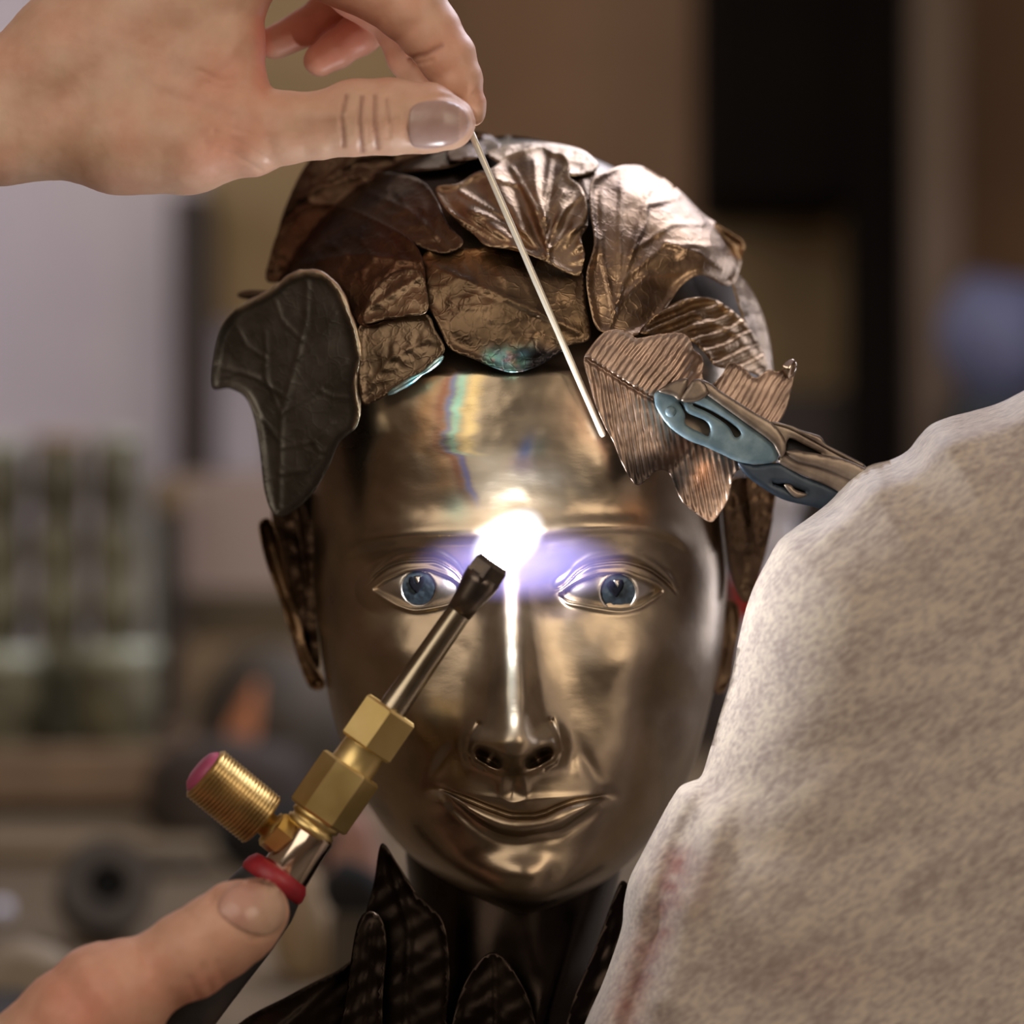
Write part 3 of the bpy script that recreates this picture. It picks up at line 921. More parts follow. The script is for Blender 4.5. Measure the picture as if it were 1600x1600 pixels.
def leaf(outline, off, midrib, veins=(), lift=None, lip=5.0, pucker=4.0, mt='leaf', tint=None, label=None, spacing=5.0, thick=6.0,
         hm=5.0, hs=3.0, parent=None, base=None, seed=0, name='leaf', ribs=None, blotch=0.25, dome=0.0):
    def dfn(u, v, ed):
        d = (base(u, v) if base is not None else capd(u, v)) - off
        if lift is not None:
            d = d + lift(u, v)
        d = d + veined(u, v, midrib, veins, hm, 4.5, hs, 3.0)
        d = d + pucker * fbm(u / 34, v / 34, 40 + seed, 2) + pucker * 0.2 * fbm(u / 11, v / 11, 60 + seed, 1)
        d = d - lip * np.exp(-(ed / 7.0)**2) * (0.4 + 1.6 * np.clip(fbm(u / 60, v / 60, 70 + seed, 1) + .5, 0, 1))
        d = d - dome * (1 - np.exp(-(ed / 40.0)**2))
        if ribs is not None:
            d = d + ribs(u, v)
        return d
    def cf(u, v):
        if callable(tint):
            return np.clip(tint(u, v), 0, 5)
        t = np.array(tint if tint is not None else (1, 1, 1), float)
        k = 1 + blotch * 2 * fbm(u / 40, v / 40, 80 + seed)
        return np.clip(t[None, :] * k[:, None], 0, 1.6)
    o = sheet(name, outline, dfn, M[mt], parent or bust, thick=thick, spacing=spacing, colfn=cf)
    if label:
        o['label'] = label
    return o


DK = (0.42, 0.38, 0.36)
# large leaf at the top left of the crown and the ones it overlaps (back to front)
leaf([(428, 420), (432, 372), (447, 320), (480, 255), (520, 228), (600, 214), (690, 216), (745, 205), (778, 224), (745, 245), (700, 262), (640, 268), (560, 275), (500, 300)], 8,
     [(470, 310), (560, 245), (690, 230)], auto_veins([(470, 310), (560, 245), (690, 230)], 4, 40, seed=1), tint=(0.3, 0.27, 0.26), seed=1)
leaf([(700, 225), (735, 205), (760, 213), (782, 226), (765, 242), (730, 250), (700, 250)], 24, [(700, 240), (735, 222), (775, 226)], lip=8, tint=(0.35, 0.3, 0.3), seed=2,
     lift=lambda u, v: -10 * np.sin((u - 700) / 14))
leaf([(760, 240), (800, 226), (850, 222), (900, 231), (925, 245), (935, 262), (905, 275), (860, 270), (800, 262)], 14, [(770, 245), (850, 240), (930, 258)],
     auto_veins([(770, 245), (850, 240), (930, 258)], 4, 22, seed=3), seed=3, lip=7)
leaf([(872, 258), (893, 244), (918, 246), (932, 262), (930, 300), (915, 320), (898, 300)], 12, [(918, 310), (905, 260)], seed=4, lip=7)
leaf([(484, 318), (488, 296), (520, 284), (560, 272), (620, 272), (660, 283), (682, 310), (700, 350), (724, 378), (700, 396), (660, 388), (610, 360), (540, 335)], 16,
     [(700, 385), (640, 330), (560, 292)], auto_veins([(700, 385), (640, 330), (560, 292)], 5, 48, seed=5), tint=DK, seed=5)
leaf([(418, 440), (422, 400), (436, 360), (462, 328), (500, 317), (545, 324), (600, 348), (645, 378), (662, 412), (664, 460), (650, 486), (610, 500), (568, 510), (520, 470), (470, 440)], 26,
     [(655, 410), (560, 398), (440, 415)], auto_veins([(655, 410), (560, 398), (440, 415)], 5, 60, seed=6), tint=(0.30, 0.22, 0.19), seed=6, dome=8)
leaf([(575, 470), (590, 445), (615, 425), (650, 420), (664, 440), (668, 485), (640, 494), (600, 500), (568, 505)], 34, [(580, 480), (660, 430)],
     auto_veins([(580, 480), (660, 430)], 4, 26, seed=7), hs=1.2, tint=(0.5, 0.46, 0.42), seed=7, pucker=9)
leaf([(560, 512), (600, 498), (664, 490), (680, 515), (694, 540), (690, 556), (655, 585), (615, 612), (585, 628), (566, 630), (560, 580)], 22,
     [(572, 612), (610, 560), (676, 525)], auto_veins([(572, 612), (610, 560), (676, 525)], 5, 36, seed=8), tint=(0.46, 0.43, 0.4), seed=8, lip=7, hs=1.4, hm=3, pucker=3)
# five-lobed leaf in the middle of the crown
mid = [(858, 408), (850, 330), (862, 236)]
leaf([(682, 292), (716, 286), (742, 270), (770, 262), (790, 244), (822, 232), (848, 226), (862, 236), (880, 240), (892, 258), (890, 276), (908, 292), (917, 318), (918, 352), (908, 372),
      (914, 398), (905, 430), (880, 424), (850, 408), (805, 392), (760, 384), (742, 368), (716, 348), (690, 318)], 30, mid,
     [[(856, 400), (800, 345), (720, 300)], [(856, 390), (835, 320), (800, 262)], [(854, 350), (838, 300), (835, 250)], [(852, 340), (872, 290), (886, 262)],
      [(855, 375), (880, 330), (908, 305)], [(858, 390), (885, 365), (912, 350)], [(858, 400), (780, 380), (700, 330)], [(820, 365), (770, 340), (735, 330)],
      [(853, 360), (866, 320), (880, 300)], [(838, 330), (815, 290), (775, 280)]],
     hm=8, hs=7, pucker=6, lip=9, seed=9, spacing=4.0,
     ribs=lambda u, v: 7 * np.cos(np.arctan2(u - 858, 420 - v) * 17) * sstep(20, 90, np.hypot(u - 858, v - 420)), tint=(1.0, 0.95, 0.88))
# broad leaf over the forehead, its lower edge blued by the heat
def fore_tint(u, v):
    k = 1 + .5 * fbm(u / 40, v / 40, 90)
    t = np.array((0.44, 0.39, 0.34)) * k[:, None]
    gold = np.exp(-((v - 398 + 6 * fbm(u / 30, v / 30, 4)) / 20)**2)
    t = t * (1 - .6 * gold[:, None]) + np.array((1.5, 1.2, .75)) * .6 * gold[:, None]
    a = sstep(528, 556, v + 10 * fbm(u / 20, v / 20, 5)) * sstep(745, 770, u)
    bl = np.stack([.35 + .5 * sstep(0, .3, fbm(u / 14, v / 9, 2)), 0.95 + .3 * fbm(u / 12, v / 9, 2), 1.3 + .3 * fbm(u / 12, v / 9, 6)], 1)
    dk = np.array((.1, .12, .18))
    s_ = sstep(812, 836, u + .5 * (v - 560))
    bl = bl * (1 - s_[:, None]) + dk * s_[:, None]
    return t * (1 - a[:, None]) + bl * a[:, None]


leaf([(648, 424), (660, 400), (684, 384), (740, 388), (792, 376), (850, 386), (892, 404), (912, 432), (916, 480), (922, 528), (892, 540), (868, 556), (836, 574), (802, 582), (770, 574),
      (738, 560), (704, 546), (690, 520), (676, 492), (662, 478), (654, 450)], 22,
     [(905, 520), (800, 470), (664, 410)], auto_veins([(905, 520), (800, 470), (664, 410)], 6, 86, seed=10), tint=fore_tint, seed=10, lip=4, dome=8, hs=1.8,
     lift=lambda u, v: 16 * sstep(440, 395, v), pucker=5)
# big folded leaf at the top right
leaf([(924, 284), (958, 263), (984, 258), (1012, 264), (1060, 296), (1100, 335), (1140, 362), (1163, 380), (1158, 412), (1148, 440), (1132, 446), (1096, 430), (1066, 446), (1040, 482), (1016, 512),
      (985, 526), (950, 522), (932, 512), (922, 480), (916, 430), (928, 380), (922, 330)], 34,
     [(952, 512), (985, 400), (1008, 320), (1060, 308)], [[(968, 460), (968, 360), (972, 268)], [(985, 400), (1010, 345), (1012, 280)], [(972, 440), (1040, 380), (1110, 385)],
      [(990, 390), (1050, 350), (1100, 350)], [(960, 490), (940, 400), (940, 300)], [(1040, 380), (1090, 395), (1130, 420)], [(968, 470), (1010, 430), (1060, 425)]],
     hm=6, hs=5, pucker=7, lip=10, seed=11, spacing=4.0, lift=lambda u, v: 34 * sstep(0, 60, (v - 395) + 0.1 * (u - 1040)) * sstep(960, 1060, u) - 24 * G(u, v, 1100, 390, 60, 36, 30), tint=(1.0, 0.92, 0.86))
# ribbed leaves on the right side
leaf([(1140, 425), (1165, 440), (1185, 475), (1200, 520), (1208, 580), (1206, 640), (1190, 600), (1180, 550), (1160, 500)], 6, [(1150, 440), (1190, 540), (1204, 630)],
     auto_veins([(1150, 440), (1190, 540), (1204, 630)], 6, 30, seed=12), seed=12, lip=7, tint=(.9, .85, .8))
leaf([(1000, 520), (1022, 494), (1052, 474), (1080, 465), (1112, 466), (1140, 482), (1166, 506), (1186, 536), (1198, 566), (1196, 592), (1178, 584), (1150, 578), (1118, 572), (1098, 548), (1070, 528), (1036, 524)], 30,
     [(1010, 518), (1080, 488), (1150, 520), (1190, 570)], [], lip=6, seed=13, ribs=lambda u, v: 6 * np.sin((v + 0.35 * (u - 1100) + 6 * fbm(u / 40, v / 40, 8)) / 3.4), tint=(1.05, .95, .8), spacing=3.6)
# side hair on the right, hanging leaves
for k_, (ol_, mr_, off_) in enumerate([
    ([(1128, 760), (1160, 745), (1196, 760), (1208, 800), (1200, 850), (1186, 900), (1170, 940), (1154, 930), (1140, 880), (1130, 820)], [(1160, 755), (1180, 840), (1166, 930)], 40),
    ([(1136, 770), (1152, 776), (1162, 810), (1168, 850), (1154, 862), (1140, 846), (1132, 808)], [(1148, 780), (1156, 850)], 70),
    ([(1168, 740), (1190, 735), (1212, 755), (1208, 800), (1196, 835), (1182, 850), (1172, 800)], [(1190, 740), (1192, 840)], 60),
    ([(1186, 610), (1210, 640), (1216, 700), (1208, 760), (1190, 770), (1180, 700)], [(1196, 620), (1200, 760)], 24)]):
    leaf(ol_, off_, mr_, auto_veins(mr_, 4, 20, seed=20 + k_), tint=(.6, .52, .46), seed=20 + k_, base=lambda u, v: 300 - 0 * u + 0.25 * (u - 1130), spacing=4)
leaf([(1120, 952), (1136, 938), (1152, 944), (1156, 975), (1148, 1020), (1142, 1062), (1130, 1082), (1116, 1078), (1118, 1030), (1126, 990)], 0, [(1140, 950), (1142, 1000), (1126, 1076)],
     [], tint=(.8, .7, .6), seed=26, base=lambda u, v: 310 + 0 * u, spacing=4, name='ear', thick=16, lip=8)
# left side: big free-standing leaf, ear and side hair
leaf([(424, 790), (450, 775), (492, 768), (500, 850), (494, 950), (500, 1040), (478, 1030), (452, 960), (438, 890)], 0, [(460, 780), (478, 900), (488, 1030)],
     auto_veins([(460, 780), (478, 900), (488, 1030)], 5, 22, seed=30), tint=(.16, .13, .12), seed=30, base=lambda u, v: 320 + 0 * u, pucker=6, hs=1, spacing=4)
leaf([(404, 826), (411, 811), (425, 815), (440, 862), (452, 925), (468, 968), (478, 1008), (492, 1040), (508, 1066), (502, 1078), (484, 1074), (470, 1044), (454, 992), (436, 935), (416, 880)], 0,
     [(412, 820), (440, 920), (490, 1066)], [], tint=(.45, .38, .32), seed=31, base=lambda u, v: 300 + 0 * u, lip=16, spacing=3.5, name='ear', thick=20,
     lift=lambda u, v: 12 * np.exp(-((u - 428 - (v - 870) * 0.36) / 9)**2) * (1 - sstep(960, 1010, v)))
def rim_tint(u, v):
    # rim highlight painted into the colour of the leaf edge
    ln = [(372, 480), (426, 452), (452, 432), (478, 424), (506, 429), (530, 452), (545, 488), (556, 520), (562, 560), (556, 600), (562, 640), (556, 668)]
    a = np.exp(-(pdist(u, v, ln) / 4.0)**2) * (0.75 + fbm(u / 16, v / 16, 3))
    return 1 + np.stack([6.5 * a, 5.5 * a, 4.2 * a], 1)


lm = [(436, 792), (440, 650), (464, 560), (478, 500), (480, 440)]
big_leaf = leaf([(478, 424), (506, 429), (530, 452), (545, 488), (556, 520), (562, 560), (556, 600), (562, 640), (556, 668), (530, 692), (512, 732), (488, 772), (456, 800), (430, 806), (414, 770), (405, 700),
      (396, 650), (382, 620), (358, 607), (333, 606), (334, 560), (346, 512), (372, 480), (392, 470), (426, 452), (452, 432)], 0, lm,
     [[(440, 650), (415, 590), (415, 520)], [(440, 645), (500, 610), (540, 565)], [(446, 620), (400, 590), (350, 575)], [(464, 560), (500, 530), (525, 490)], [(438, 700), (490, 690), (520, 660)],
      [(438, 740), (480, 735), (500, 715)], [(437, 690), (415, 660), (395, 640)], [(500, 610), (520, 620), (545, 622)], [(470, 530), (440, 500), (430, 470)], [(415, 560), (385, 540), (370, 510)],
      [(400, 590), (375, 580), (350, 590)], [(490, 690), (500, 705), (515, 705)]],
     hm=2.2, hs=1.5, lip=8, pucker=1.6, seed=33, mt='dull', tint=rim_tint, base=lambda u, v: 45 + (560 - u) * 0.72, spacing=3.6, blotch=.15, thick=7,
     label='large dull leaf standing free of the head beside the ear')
def on_big(pts):
    return [(u, v, 45 + (560 - u) * 0.72 - 3) for u, v in pts]
rim_ = tube('rim', on_big([(374, 480), (396, 468), (426, 452), (452, 432), (478, 424), (506, 429), (530, 452), (545, 488), (556, 520), (562, 560), (556, 600), (561, 640), (557, 664)]), 3.6, 'rim_highlight', big_leaf, wob=.5, seed=4)  # added bright strip for the highlight along the leaf rim
rim_['label'] = 'bright strip painting the rim highlight'
tube('rim', [(606, 616, capd(606, 616) - 28), (640, 596, capd(640, 596) - 30), (668, 578, capd(668, 578) - 31), (693, 556, capd(693, 556) - 31)], 5.0, 'blued_edge', bust, wob=.4, seed=6)['label'] = 'edge blued by the heat'
leaf([(372, 458), (392, 453), (432, 456), (430, 464), (395, 468), (374, 465)], 0, [(376, 460), (428, 459)], tint=(.3, .27, .25), base=lambda u, v: 260 + 0 * u, lip=2, spacing=4, seed=34)

# leaves standing up around the neck
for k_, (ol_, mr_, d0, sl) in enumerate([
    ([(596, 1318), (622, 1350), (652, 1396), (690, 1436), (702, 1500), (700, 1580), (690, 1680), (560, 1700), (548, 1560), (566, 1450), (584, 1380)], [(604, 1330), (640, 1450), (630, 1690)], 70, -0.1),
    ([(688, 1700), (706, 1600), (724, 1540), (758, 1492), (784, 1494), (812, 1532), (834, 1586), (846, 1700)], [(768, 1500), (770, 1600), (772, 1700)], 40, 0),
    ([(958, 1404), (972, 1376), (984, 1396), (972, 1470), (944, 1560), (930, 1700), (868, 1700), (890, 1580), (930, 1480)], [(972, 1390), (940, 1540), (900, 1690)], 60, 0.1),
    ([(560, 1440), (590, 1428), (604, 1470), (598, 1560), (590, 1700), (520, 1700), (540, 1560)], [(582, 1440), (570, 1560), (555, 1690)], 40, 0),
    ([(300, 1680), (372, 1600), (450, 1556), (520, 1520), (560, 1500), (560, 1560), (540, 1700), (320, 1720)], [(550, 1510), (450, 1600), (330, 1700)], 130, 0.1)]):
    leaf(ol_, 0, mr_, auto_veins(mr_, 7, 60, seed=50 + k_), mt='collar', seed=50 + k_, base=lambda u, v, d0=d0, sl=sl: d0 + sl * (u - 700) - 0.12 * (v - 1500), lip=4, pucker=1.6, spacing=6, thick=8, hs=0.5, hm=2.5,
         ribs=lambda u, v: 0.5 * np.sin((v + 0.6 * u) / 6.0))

# ------------------------------------------------------------------ loose leaf being welded on
loose = empty('bronze_leaf', 'ribbed copper-coloured bronze leaf gripped by the blue pliers at the temple', 'leaf', tuple(float(x) for x in P(1050, 640, 40)))


def held_base(u, v):
    d = -30 + (u - 915) * 0.30
    d = d - 22 * sstep(0, 30, (v - 705) - 0.10 * (u - 940)) * 0 
    d = d + 26 * np.exp(-(pdist(u, v, [(1098, 570), (1088, 690), (1046, 742)]) / 22)**2)
    return d


def held_ribs(u, v):
    mr = [(915, 560), (985, 604), (1060, 648), (1150, 690)]
    side = np.interp(u, [915, 985, 1060, 1150], [560, 604, 648, 690]) - v
    up = np.sin((u * 0.80 + v * 0.62 + 3 * fbm(u / 30, v / 30, 11)) / 1.55)
    dn = np.sin((u * 1.0 - (v - 640) * 0.18 + 3 * fbm(u / 40, v / 60, 12)) / 1.6)
    rt = np.sin((u * 0.86 + v * 0.5 + 3 * fbm(u / 30, v / 30, 13)) / 1.5)
    r = np.where(u > 1100, rt * sstep(720, 690, v) + dn * sstep(690, 720, v), np.where(side > 0, up, dn))
    return 1.25 * r + 6 * np.exp(-(pdist(u, v, mr) / 3.0)**2)


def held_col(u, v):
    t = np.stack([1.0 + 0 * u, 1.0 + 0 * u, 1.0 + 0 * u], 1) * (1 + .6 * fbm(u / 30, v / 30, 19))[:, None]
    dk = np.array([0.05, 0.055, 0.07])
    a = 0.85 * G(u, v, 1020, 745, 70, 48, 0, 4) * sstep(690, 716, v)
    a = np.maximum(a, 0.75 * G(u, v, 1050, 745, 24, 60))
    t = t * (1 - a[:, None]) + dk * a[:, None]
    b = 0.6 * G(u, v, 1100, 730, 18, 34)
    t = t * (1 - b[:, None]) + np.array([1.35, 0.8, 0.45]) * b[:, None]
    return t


blade = sheet('blade', [(912, 562), (924, 540), (944, 519), (966, 514), (986, 521), (996, 528), (1030, 522), (1064, 520), (1078, 530), (1084, 546), (1096, 556), (1099, 568), (1098, 590),
                (1112, 600), (1128, 585), (1140, 566), (1160, 573), (1180, 590), (1200, 578), (1218, 580), (1234, 566), (1243, 566), (1241, 585), (1228, 640), (1212, 668),
                (1190, 712), (1160, 730), (1146, 745), (1138, 780), (1122, 806), (1110, 816), (1090, 804), (1068, 786), (1056, 764), (1044, 738), (1026, 736), (1010, 750), (998, 758), (988, 752), (972, 724),
                (958, 690), (944, 664), (930, 630), (920, 596)],
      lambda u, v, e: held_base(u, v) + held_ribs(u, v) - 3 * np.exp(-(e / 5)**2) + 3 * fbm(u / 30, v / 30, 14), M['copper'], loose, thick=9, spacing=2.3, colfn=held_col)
tipw = sheet('tip_highlight', [(1222, 574), (1232, 563), (1241, 562), (1245, 571), (1240, 586), (1232, 592)], lambda u, v, e: held_base(u, v) - 12 - 8 * (1 - np.exp(-(e / 6)**2)), M['chrome'], loose, thick=14, spacing=3)  # added bright cap for the light on the leaf tip
tipw['label'] = 'white lit tip, highlight modelled as bright metal'
# ------------------------------------------------------------------ torch
TA = np.array([430.0, 1373.0, -112.0]); TD = np.array([0.568, -0.823, -0.03]); TD /= np.linalg.norm(TD)
e1 = np.cross(TD, [0, 0, 1.0]); e1 /= np.linalg.norm(e1)
if e1[0] < 0:
    e1 = -e1
e2 = np.cross(TD, e1); e2 /= np.linalg.norm(e2)
if e2[2] > 0:
    e2 = -e2          # towards the camera

torch = empty('welding_torch', 'brass oxy-fuel welding torch with lit tip held up to the bronze brow', 'torch', tuple(float(x) for x in P(*TA)))


def spin(name, prof, mt, parent, n=32, rot=0.0, org=None, ax=None, a1=None, a2=None, smooth=True, off=(0, 0)):
    """prof: (t along the axis, radius); polygonal when n is small"""
    org = TA if org is None else org; ax = TD if ax is None else ax; a1 = e1 if a1 is None else a1; a2 = e2 if a2 is None else a2
    V = []; F = []; k = len(prof)
    for i in range(n):
        a = 2 * math.pi * i / n + rot
        for (t, r) in prof:
            V.append(org + ax * t + a1 * (r * math.cos(a) + off[0]) + a2 * (r * math.sin(a) + off[1]))
    for i in range(n):
        j = (i + 1) % n
        for q in range(k - 1):
            F.append((i * k + q, i * k + q + 1, j * k + q + 1, j * k + q))
    F.append(tuple(i * k for i in range(n))); F.append(tuple(i * k + k - 1 for i in range(n))[::-1])
    V = np.array(V)
    return mk(name, P(V[:, 0], V[:, 1], V[:, 2]), F, M[mt], parent, smooth)


def hexprof(t0, t1, r, ch=4):
    return [(t0, r - ch), (t0 + ch, r), (t1 - ch, r), (t1, r - ch)]


spin('handle', [(-330, 40), (-320, 50), (-200, 54), (-90, 60), (-40, 59), (-14, 54), (-10, 48)], 'rubber', torch, 40)
spin('grip_ring', [(-16, 46), (-13, 54), (-6, 56), (6, 54), (17, 47), (19, 40)], 'red', torch, 40)
spin('ferrule', [(6, 38), (14, 40), (60, 37), (92, 36), (96, 34)], 'chrome', torch, 36, off=(8, 0))
spin('collar', [(88, 36), (90, 40), (100, 41), (102, 37), (106, 37), (108, 41), (118, 41), (120, 36)], 'brass', torch, 36)
o_ = spin('valve_body', hexprof(116, 212, 52), 'brass', torch, 6, math.radians(60), smooth=False)
spin('connector', [(208, 40), (214, 37), (246, 36), (252, 38)], 'brass', torch, 32)
spin('hex_nut', hexprof(248, 322, 51), 'brass', torch, 6, math.radians(90), smooth=False)
spin('mixer_tube', [(316, 24), (322, 23), (420, 21), (520, 20), (545, 21)], 'steel', torch, 32)
nz_ = spin('nozzle', [(536, 20), (548, 24), (566, 31), (572, 33), (594, 32), (602, 27), (603, 14)], 'nozzle', torch, 6, math.radians(30), smooth=False)
spin('nozzle_cone', [(505, 20.5), (530, 23), (560, 29), (575, 30)], 'nozzle', torch, 32)
# knurled valve knob with its stem
KO = np.array([318.0, 1206.0, -132.0]); KD = np.array([0.75, 0.62, 0.12]); KD /= np.linalg.norm(KD)
k1 = np.cross(KD, [0, 0, 1.0]); k1 /= np.linalg.norm(k1); k2 = np.cross(KD, k1)
kp = [(0, 40), (2, 44)]
for q in range(19):
    t0 = 3 + q * 6.15
    kp += [(t0, 43.2), (t0 + 1.6, 46.8), (t0 + 4.0, 46.8), (t0 + 5.6, 43.2)]
kp += [(120.5, 44), (122, 40)]
knob = spin('valve_knob', kp, 'brass_dark', torch, 40, 0, KO, KD, k1, k2, smooth=False)
knob['label'] = 'knurled brass gas knob with a pink end cap'
spin('end_cap', [(-13, 20), (-10, 30), (-3, 38), (3, 39)], 'pink', knob, 32, 0, KO, KD, k1, k2)
spin('valve_stem', [(118, 20), (134, 20), (136, 28), (182, 28), (184, 22), (200, 20)], 'brass', torch, 32, 0, KO, KD, k1, k2)
spin('stem_nut', hexprof(138, 176, 34), 'brass', torch, 6, 0.3, KO, KD, k1, k2, smooth=False)

# flame: white-hot core and violet envelope
def emis(name, col, st):
    m = bpy.data.materials.new(name); m.use_nodes = True
    nt = m.node_tree; nt.nodes.clear()
    e = nt.nodes.new('ShaderNodeEmission'); e.inputs[0].default_value = (*col, 1); e.inputs[1].default_value = st
    o = nt.nodes.new('ShaderNodeOutputMaterial'); nt.links.new(e.outputs[0], o.inputs[0])
    return m


def flame_volume(name, center, radii, col, dens, rot=None):
    m = bpy.data.materials.new(name); m.use_nodes = True
    nt = m.node_tree; nt.nodes.clear(); N = nt.nodes; L = nt.links
    tc = N.new('ShaderNodeTexCoord'); ln = N.new('ShaderNodeVectorMath'); ln.operation = 'LENGTH'
    L.new(tc.outputs['Object'], ln.inputs[0])
    mr = N.new('ShaderNodeMapRange'); mr.interpolation_type = 'SMOOTHSTEP'
    mr.inputs[1].default_value = 1.0; mr.inputs[2].default_value = 0.0; mr.inputs[3].default_value = 0; mr.inputs[4].default_value = 1
    L.new(ln.outputs['Value'], mr.inputs[0])
    pw = N.new('ShaderNodeMath'); pw.operation = 'POWER'; pw.inputs[1].default_value = 0.85
    L.new(mr.outputs[0], pw.inputs[0])
    mu = N.new('ShaderNodeMath'); mu.operation = 'MULTIPLY'; mu.inputs[1].default_value = dens
    L.new(pw.outputs[0], mu.inputs[0])
    e = N.new('ShaderNodeEmission'); e.inputs[0].default_value = (*col, 1)
    L.new(mu.outputs[0], e.inputs[1])
    o = N.new('ShaderNodeOutputMaterial'); L.new(e.outputs[0], o.inputs['Volume'])
    import bmesh
    bm = bmesh.new(); bmesh.ops.create_icosphere(bm, subdivisions=3, radius=1)
    me = bpy.data.meshes.new(name); bm.to_mesh(me); bm.free()
    me.materials.append(m)
    ob = bpy.data.objects.new(name, me); COL.objects.link(ob)
    c = P(*center)
    ob.parent = torch
    ob.location = Vector([float(x) for x in c]) - torch.location
    ob.scale = [r * S for r in radii]
    if rot:
        ob.rotation_euler = rot
    return ob


fl = flame_volume('flame', (815, 882, -58), (180, 64, 66), (0.42, 0.37, 1.0), 75)
fl['label'] = 'violet flame envelope'
f2 = flame_volume('flame_core', (793, 847, -76), (46, 35, 72), (0.9, 0.92, 1.0), 700, (0, math.radians(50), 0))
f2['label'] = 'white-hot flame core'
lp = bpy.data.lights.new('flame_light', 'POINT'); lp.energy = 0.44; lp.color = (0.95, 0.97, 1.0); lp.shadow_soft_size = 22 * S
lo_ = bpy.data.objects.new('flame_light', lp); COL.objects.link(lo_)
lo_.location = [float(x) for x in P(797, 846, -98)]

# ------------------------------------------------------------------ filler rod
rod = empty('filler_rod', 'thin pale filler rod pinched between thumb and finger, touching the forehead', 'rod', tuple(float(x) for x in P(840, 440, -10)))
ra = np.array([729.0, 191.0, -66.0]); rb = np.array([943.0, 682.0, -4.0])
rd = (rb - ra) / np.linalg.norm(rb - ra)
r1 = np.cross(rd, [0, 0, 1.0]); r1 /= np.linalg.norm(r1); r2 = np.cross(rd, r1)
rl = float(np.linalg.norm(rb - ra))
spin('wire', [(0, 5.2)] + [(rl * k / 12, 5.2 + 0.25 * math.sin(k * 2.2)) for k in range(1, 12)] + [(rl - 4, 5.0), (rl, 3.4)], 'rod', rod, 16, 0, ra, rd, r1, r2)

# ------------------------------------------------------------------ locking pliers
pl = empty('locking_pliers', 'worn blue welding pliers clamped on the loose bronze leaf', 'pliers', tuple(float(x) for x in P(1180, 680, 30)))
def zz(pts):
    return [(1000 + a / 4.444, 560 + b / 4.444) for a, b in pts]
def pd(off):
    return lambda u, v, e: -22 + (u - 1030) * 0.16 + off + 2.5 * np.exp(-(e / 3.0)**2)
sheet('jaw', zz([(98, 262), (108, 330), (145, 400), (215, 485), (330, 565), (450, 612), (560, 662), (680, 716), (800, 735), (925, 722), (958, 690), (952, 612), (850, 535), (700, 425), (560, 318),
                 (470, 252), (390, 262), (300, 260), (220, 220), (150, 212), (108, 236)]), pd(0), M['bluejaw'], pl, thick=42, spacing=3.4,
      holes=[zz([(272, 300), (300, 330), (328, 378), (452, 432), (488, 490), (474, 540), (420, 515), (318, 458), (312, 390)]),
             zz([(362, 312), (480, 358), (600, 428), (682, 490), (700, 530), (660, 548), (610, 470), (490, 386), (372, 330)])])
sheet('jaw_spine', zz([(430, 150), (500, 180), (560, 228), (690, 310), (800, 380), (920, 452), (1002, 556), (1012, 640), (980, 690), (950, 640), (900, 570), (700, 424), (560, 322), (460, 250), (400, 200)]),
      pd(-10), M['jawsteel'], pl, thick=60, spacing=3.4)
sheet('fixed_tooth', zz([(130, 226), (200, 178), (260, 150), (330, 140), (322, 200), (276, 290), (232, 262)]), pd(-13), M['jawsteel'], pl, thick=40, spacing=3.4)
sheet('moving_tooth', zz([(336, 196), (370, 150), (430, 150), (474, 240), (390, 300), (286, 292)]), pd(-15), M['jawsteel'], pl, thick=40, spacing=3.4)
sheet('inner_web', zz([(330, 320), (480, 380), (600, 480), (640, 560), (560, 590), (480, 540), (490, 490), (440, 420)]), pd(9), M['bluejaw'], pl, thick=14, spacing=4)
sheet('rear_web', zz([(250, 280), (420, 300), (720, 500), (700, 580), (420, 560), (260, 460)]), pd(26), M['jawsteel'], pl, thick=8, spacing=5)
sheet('frame', zz([(900, 448), (1040, 468), (1180, 540), (1400, 660), (1560, 745), (1800, 900), (2050, 1060), (1900, 1240), (1600, 1080), (1340, 905), (1100, 800), (960, 714), (1000, 620)]),
      pd(2), M['jawsteel'], pl, thick=40, spacing=4.5,
      holes=[zz([(1030, 560), (1060, 556), (1130, 594), (1262, 664), (1180, 660), (1090, 634), (1010, 640)])])
sheet('recess', zz([(1000, 540), (1300, 640), (1300, 700), (1000, 680)]), pd(24), M['rubber'], pl, thick=10, spacing=6, smooth_outline=False)
sheet('frame_rib', zz([(1010, 650), (1090, 640), (1280, 670), (1500, 730), (1900, 960), (1850, 1040), (1500, 860), (1250, 760), (1100, 720)]), pd(-8), M['jawsteel'], pl, thick=30, spacing=4.5)
sheet('top_edge', zz([(915, 448), (1040, 466), (1120, 500), (1250, 540), (1290, 596), (1400, 655), (1560, 740), (1545, 752), (1380, 668), (1180, 558), (1040, 486)]), pd(-4), M['jawsteel'], pl, thick=46, spacing=3.6)
sheet('lower_arm', zz([(680, 720), (800, 740), (930, 726), (1000, 740), (1120, 812), (1350, 912), (1700, 1120), (1600, 1300), (1400, 1120), (1240, 1042), (1010, 985), (860, 905), (740, 815)]), pd(4), M['navyjaw'], pl, thick=36, spacing=4.0,
      holes=[zz([(915, 866), (960, 872), (1010, 868), (1060, 890), (1150, 928), (1080, 925), (990, 895)])])
sheet('latch_chip', zz([(1000, 876), (1050, 880), (1075, 910), (1160, 945), (1100, 968), (1050, 945)]), pd(-2), M['jawsteel'], pl, thick=30, spacing=3.4)
sheet('arm_shadow_plate', zz([(900, 850), (1160, 860), (1180, 940), (920, 900)]), pd(26), M['rubber'], pl, thick=6, spacing=6, smooth_outline=False)
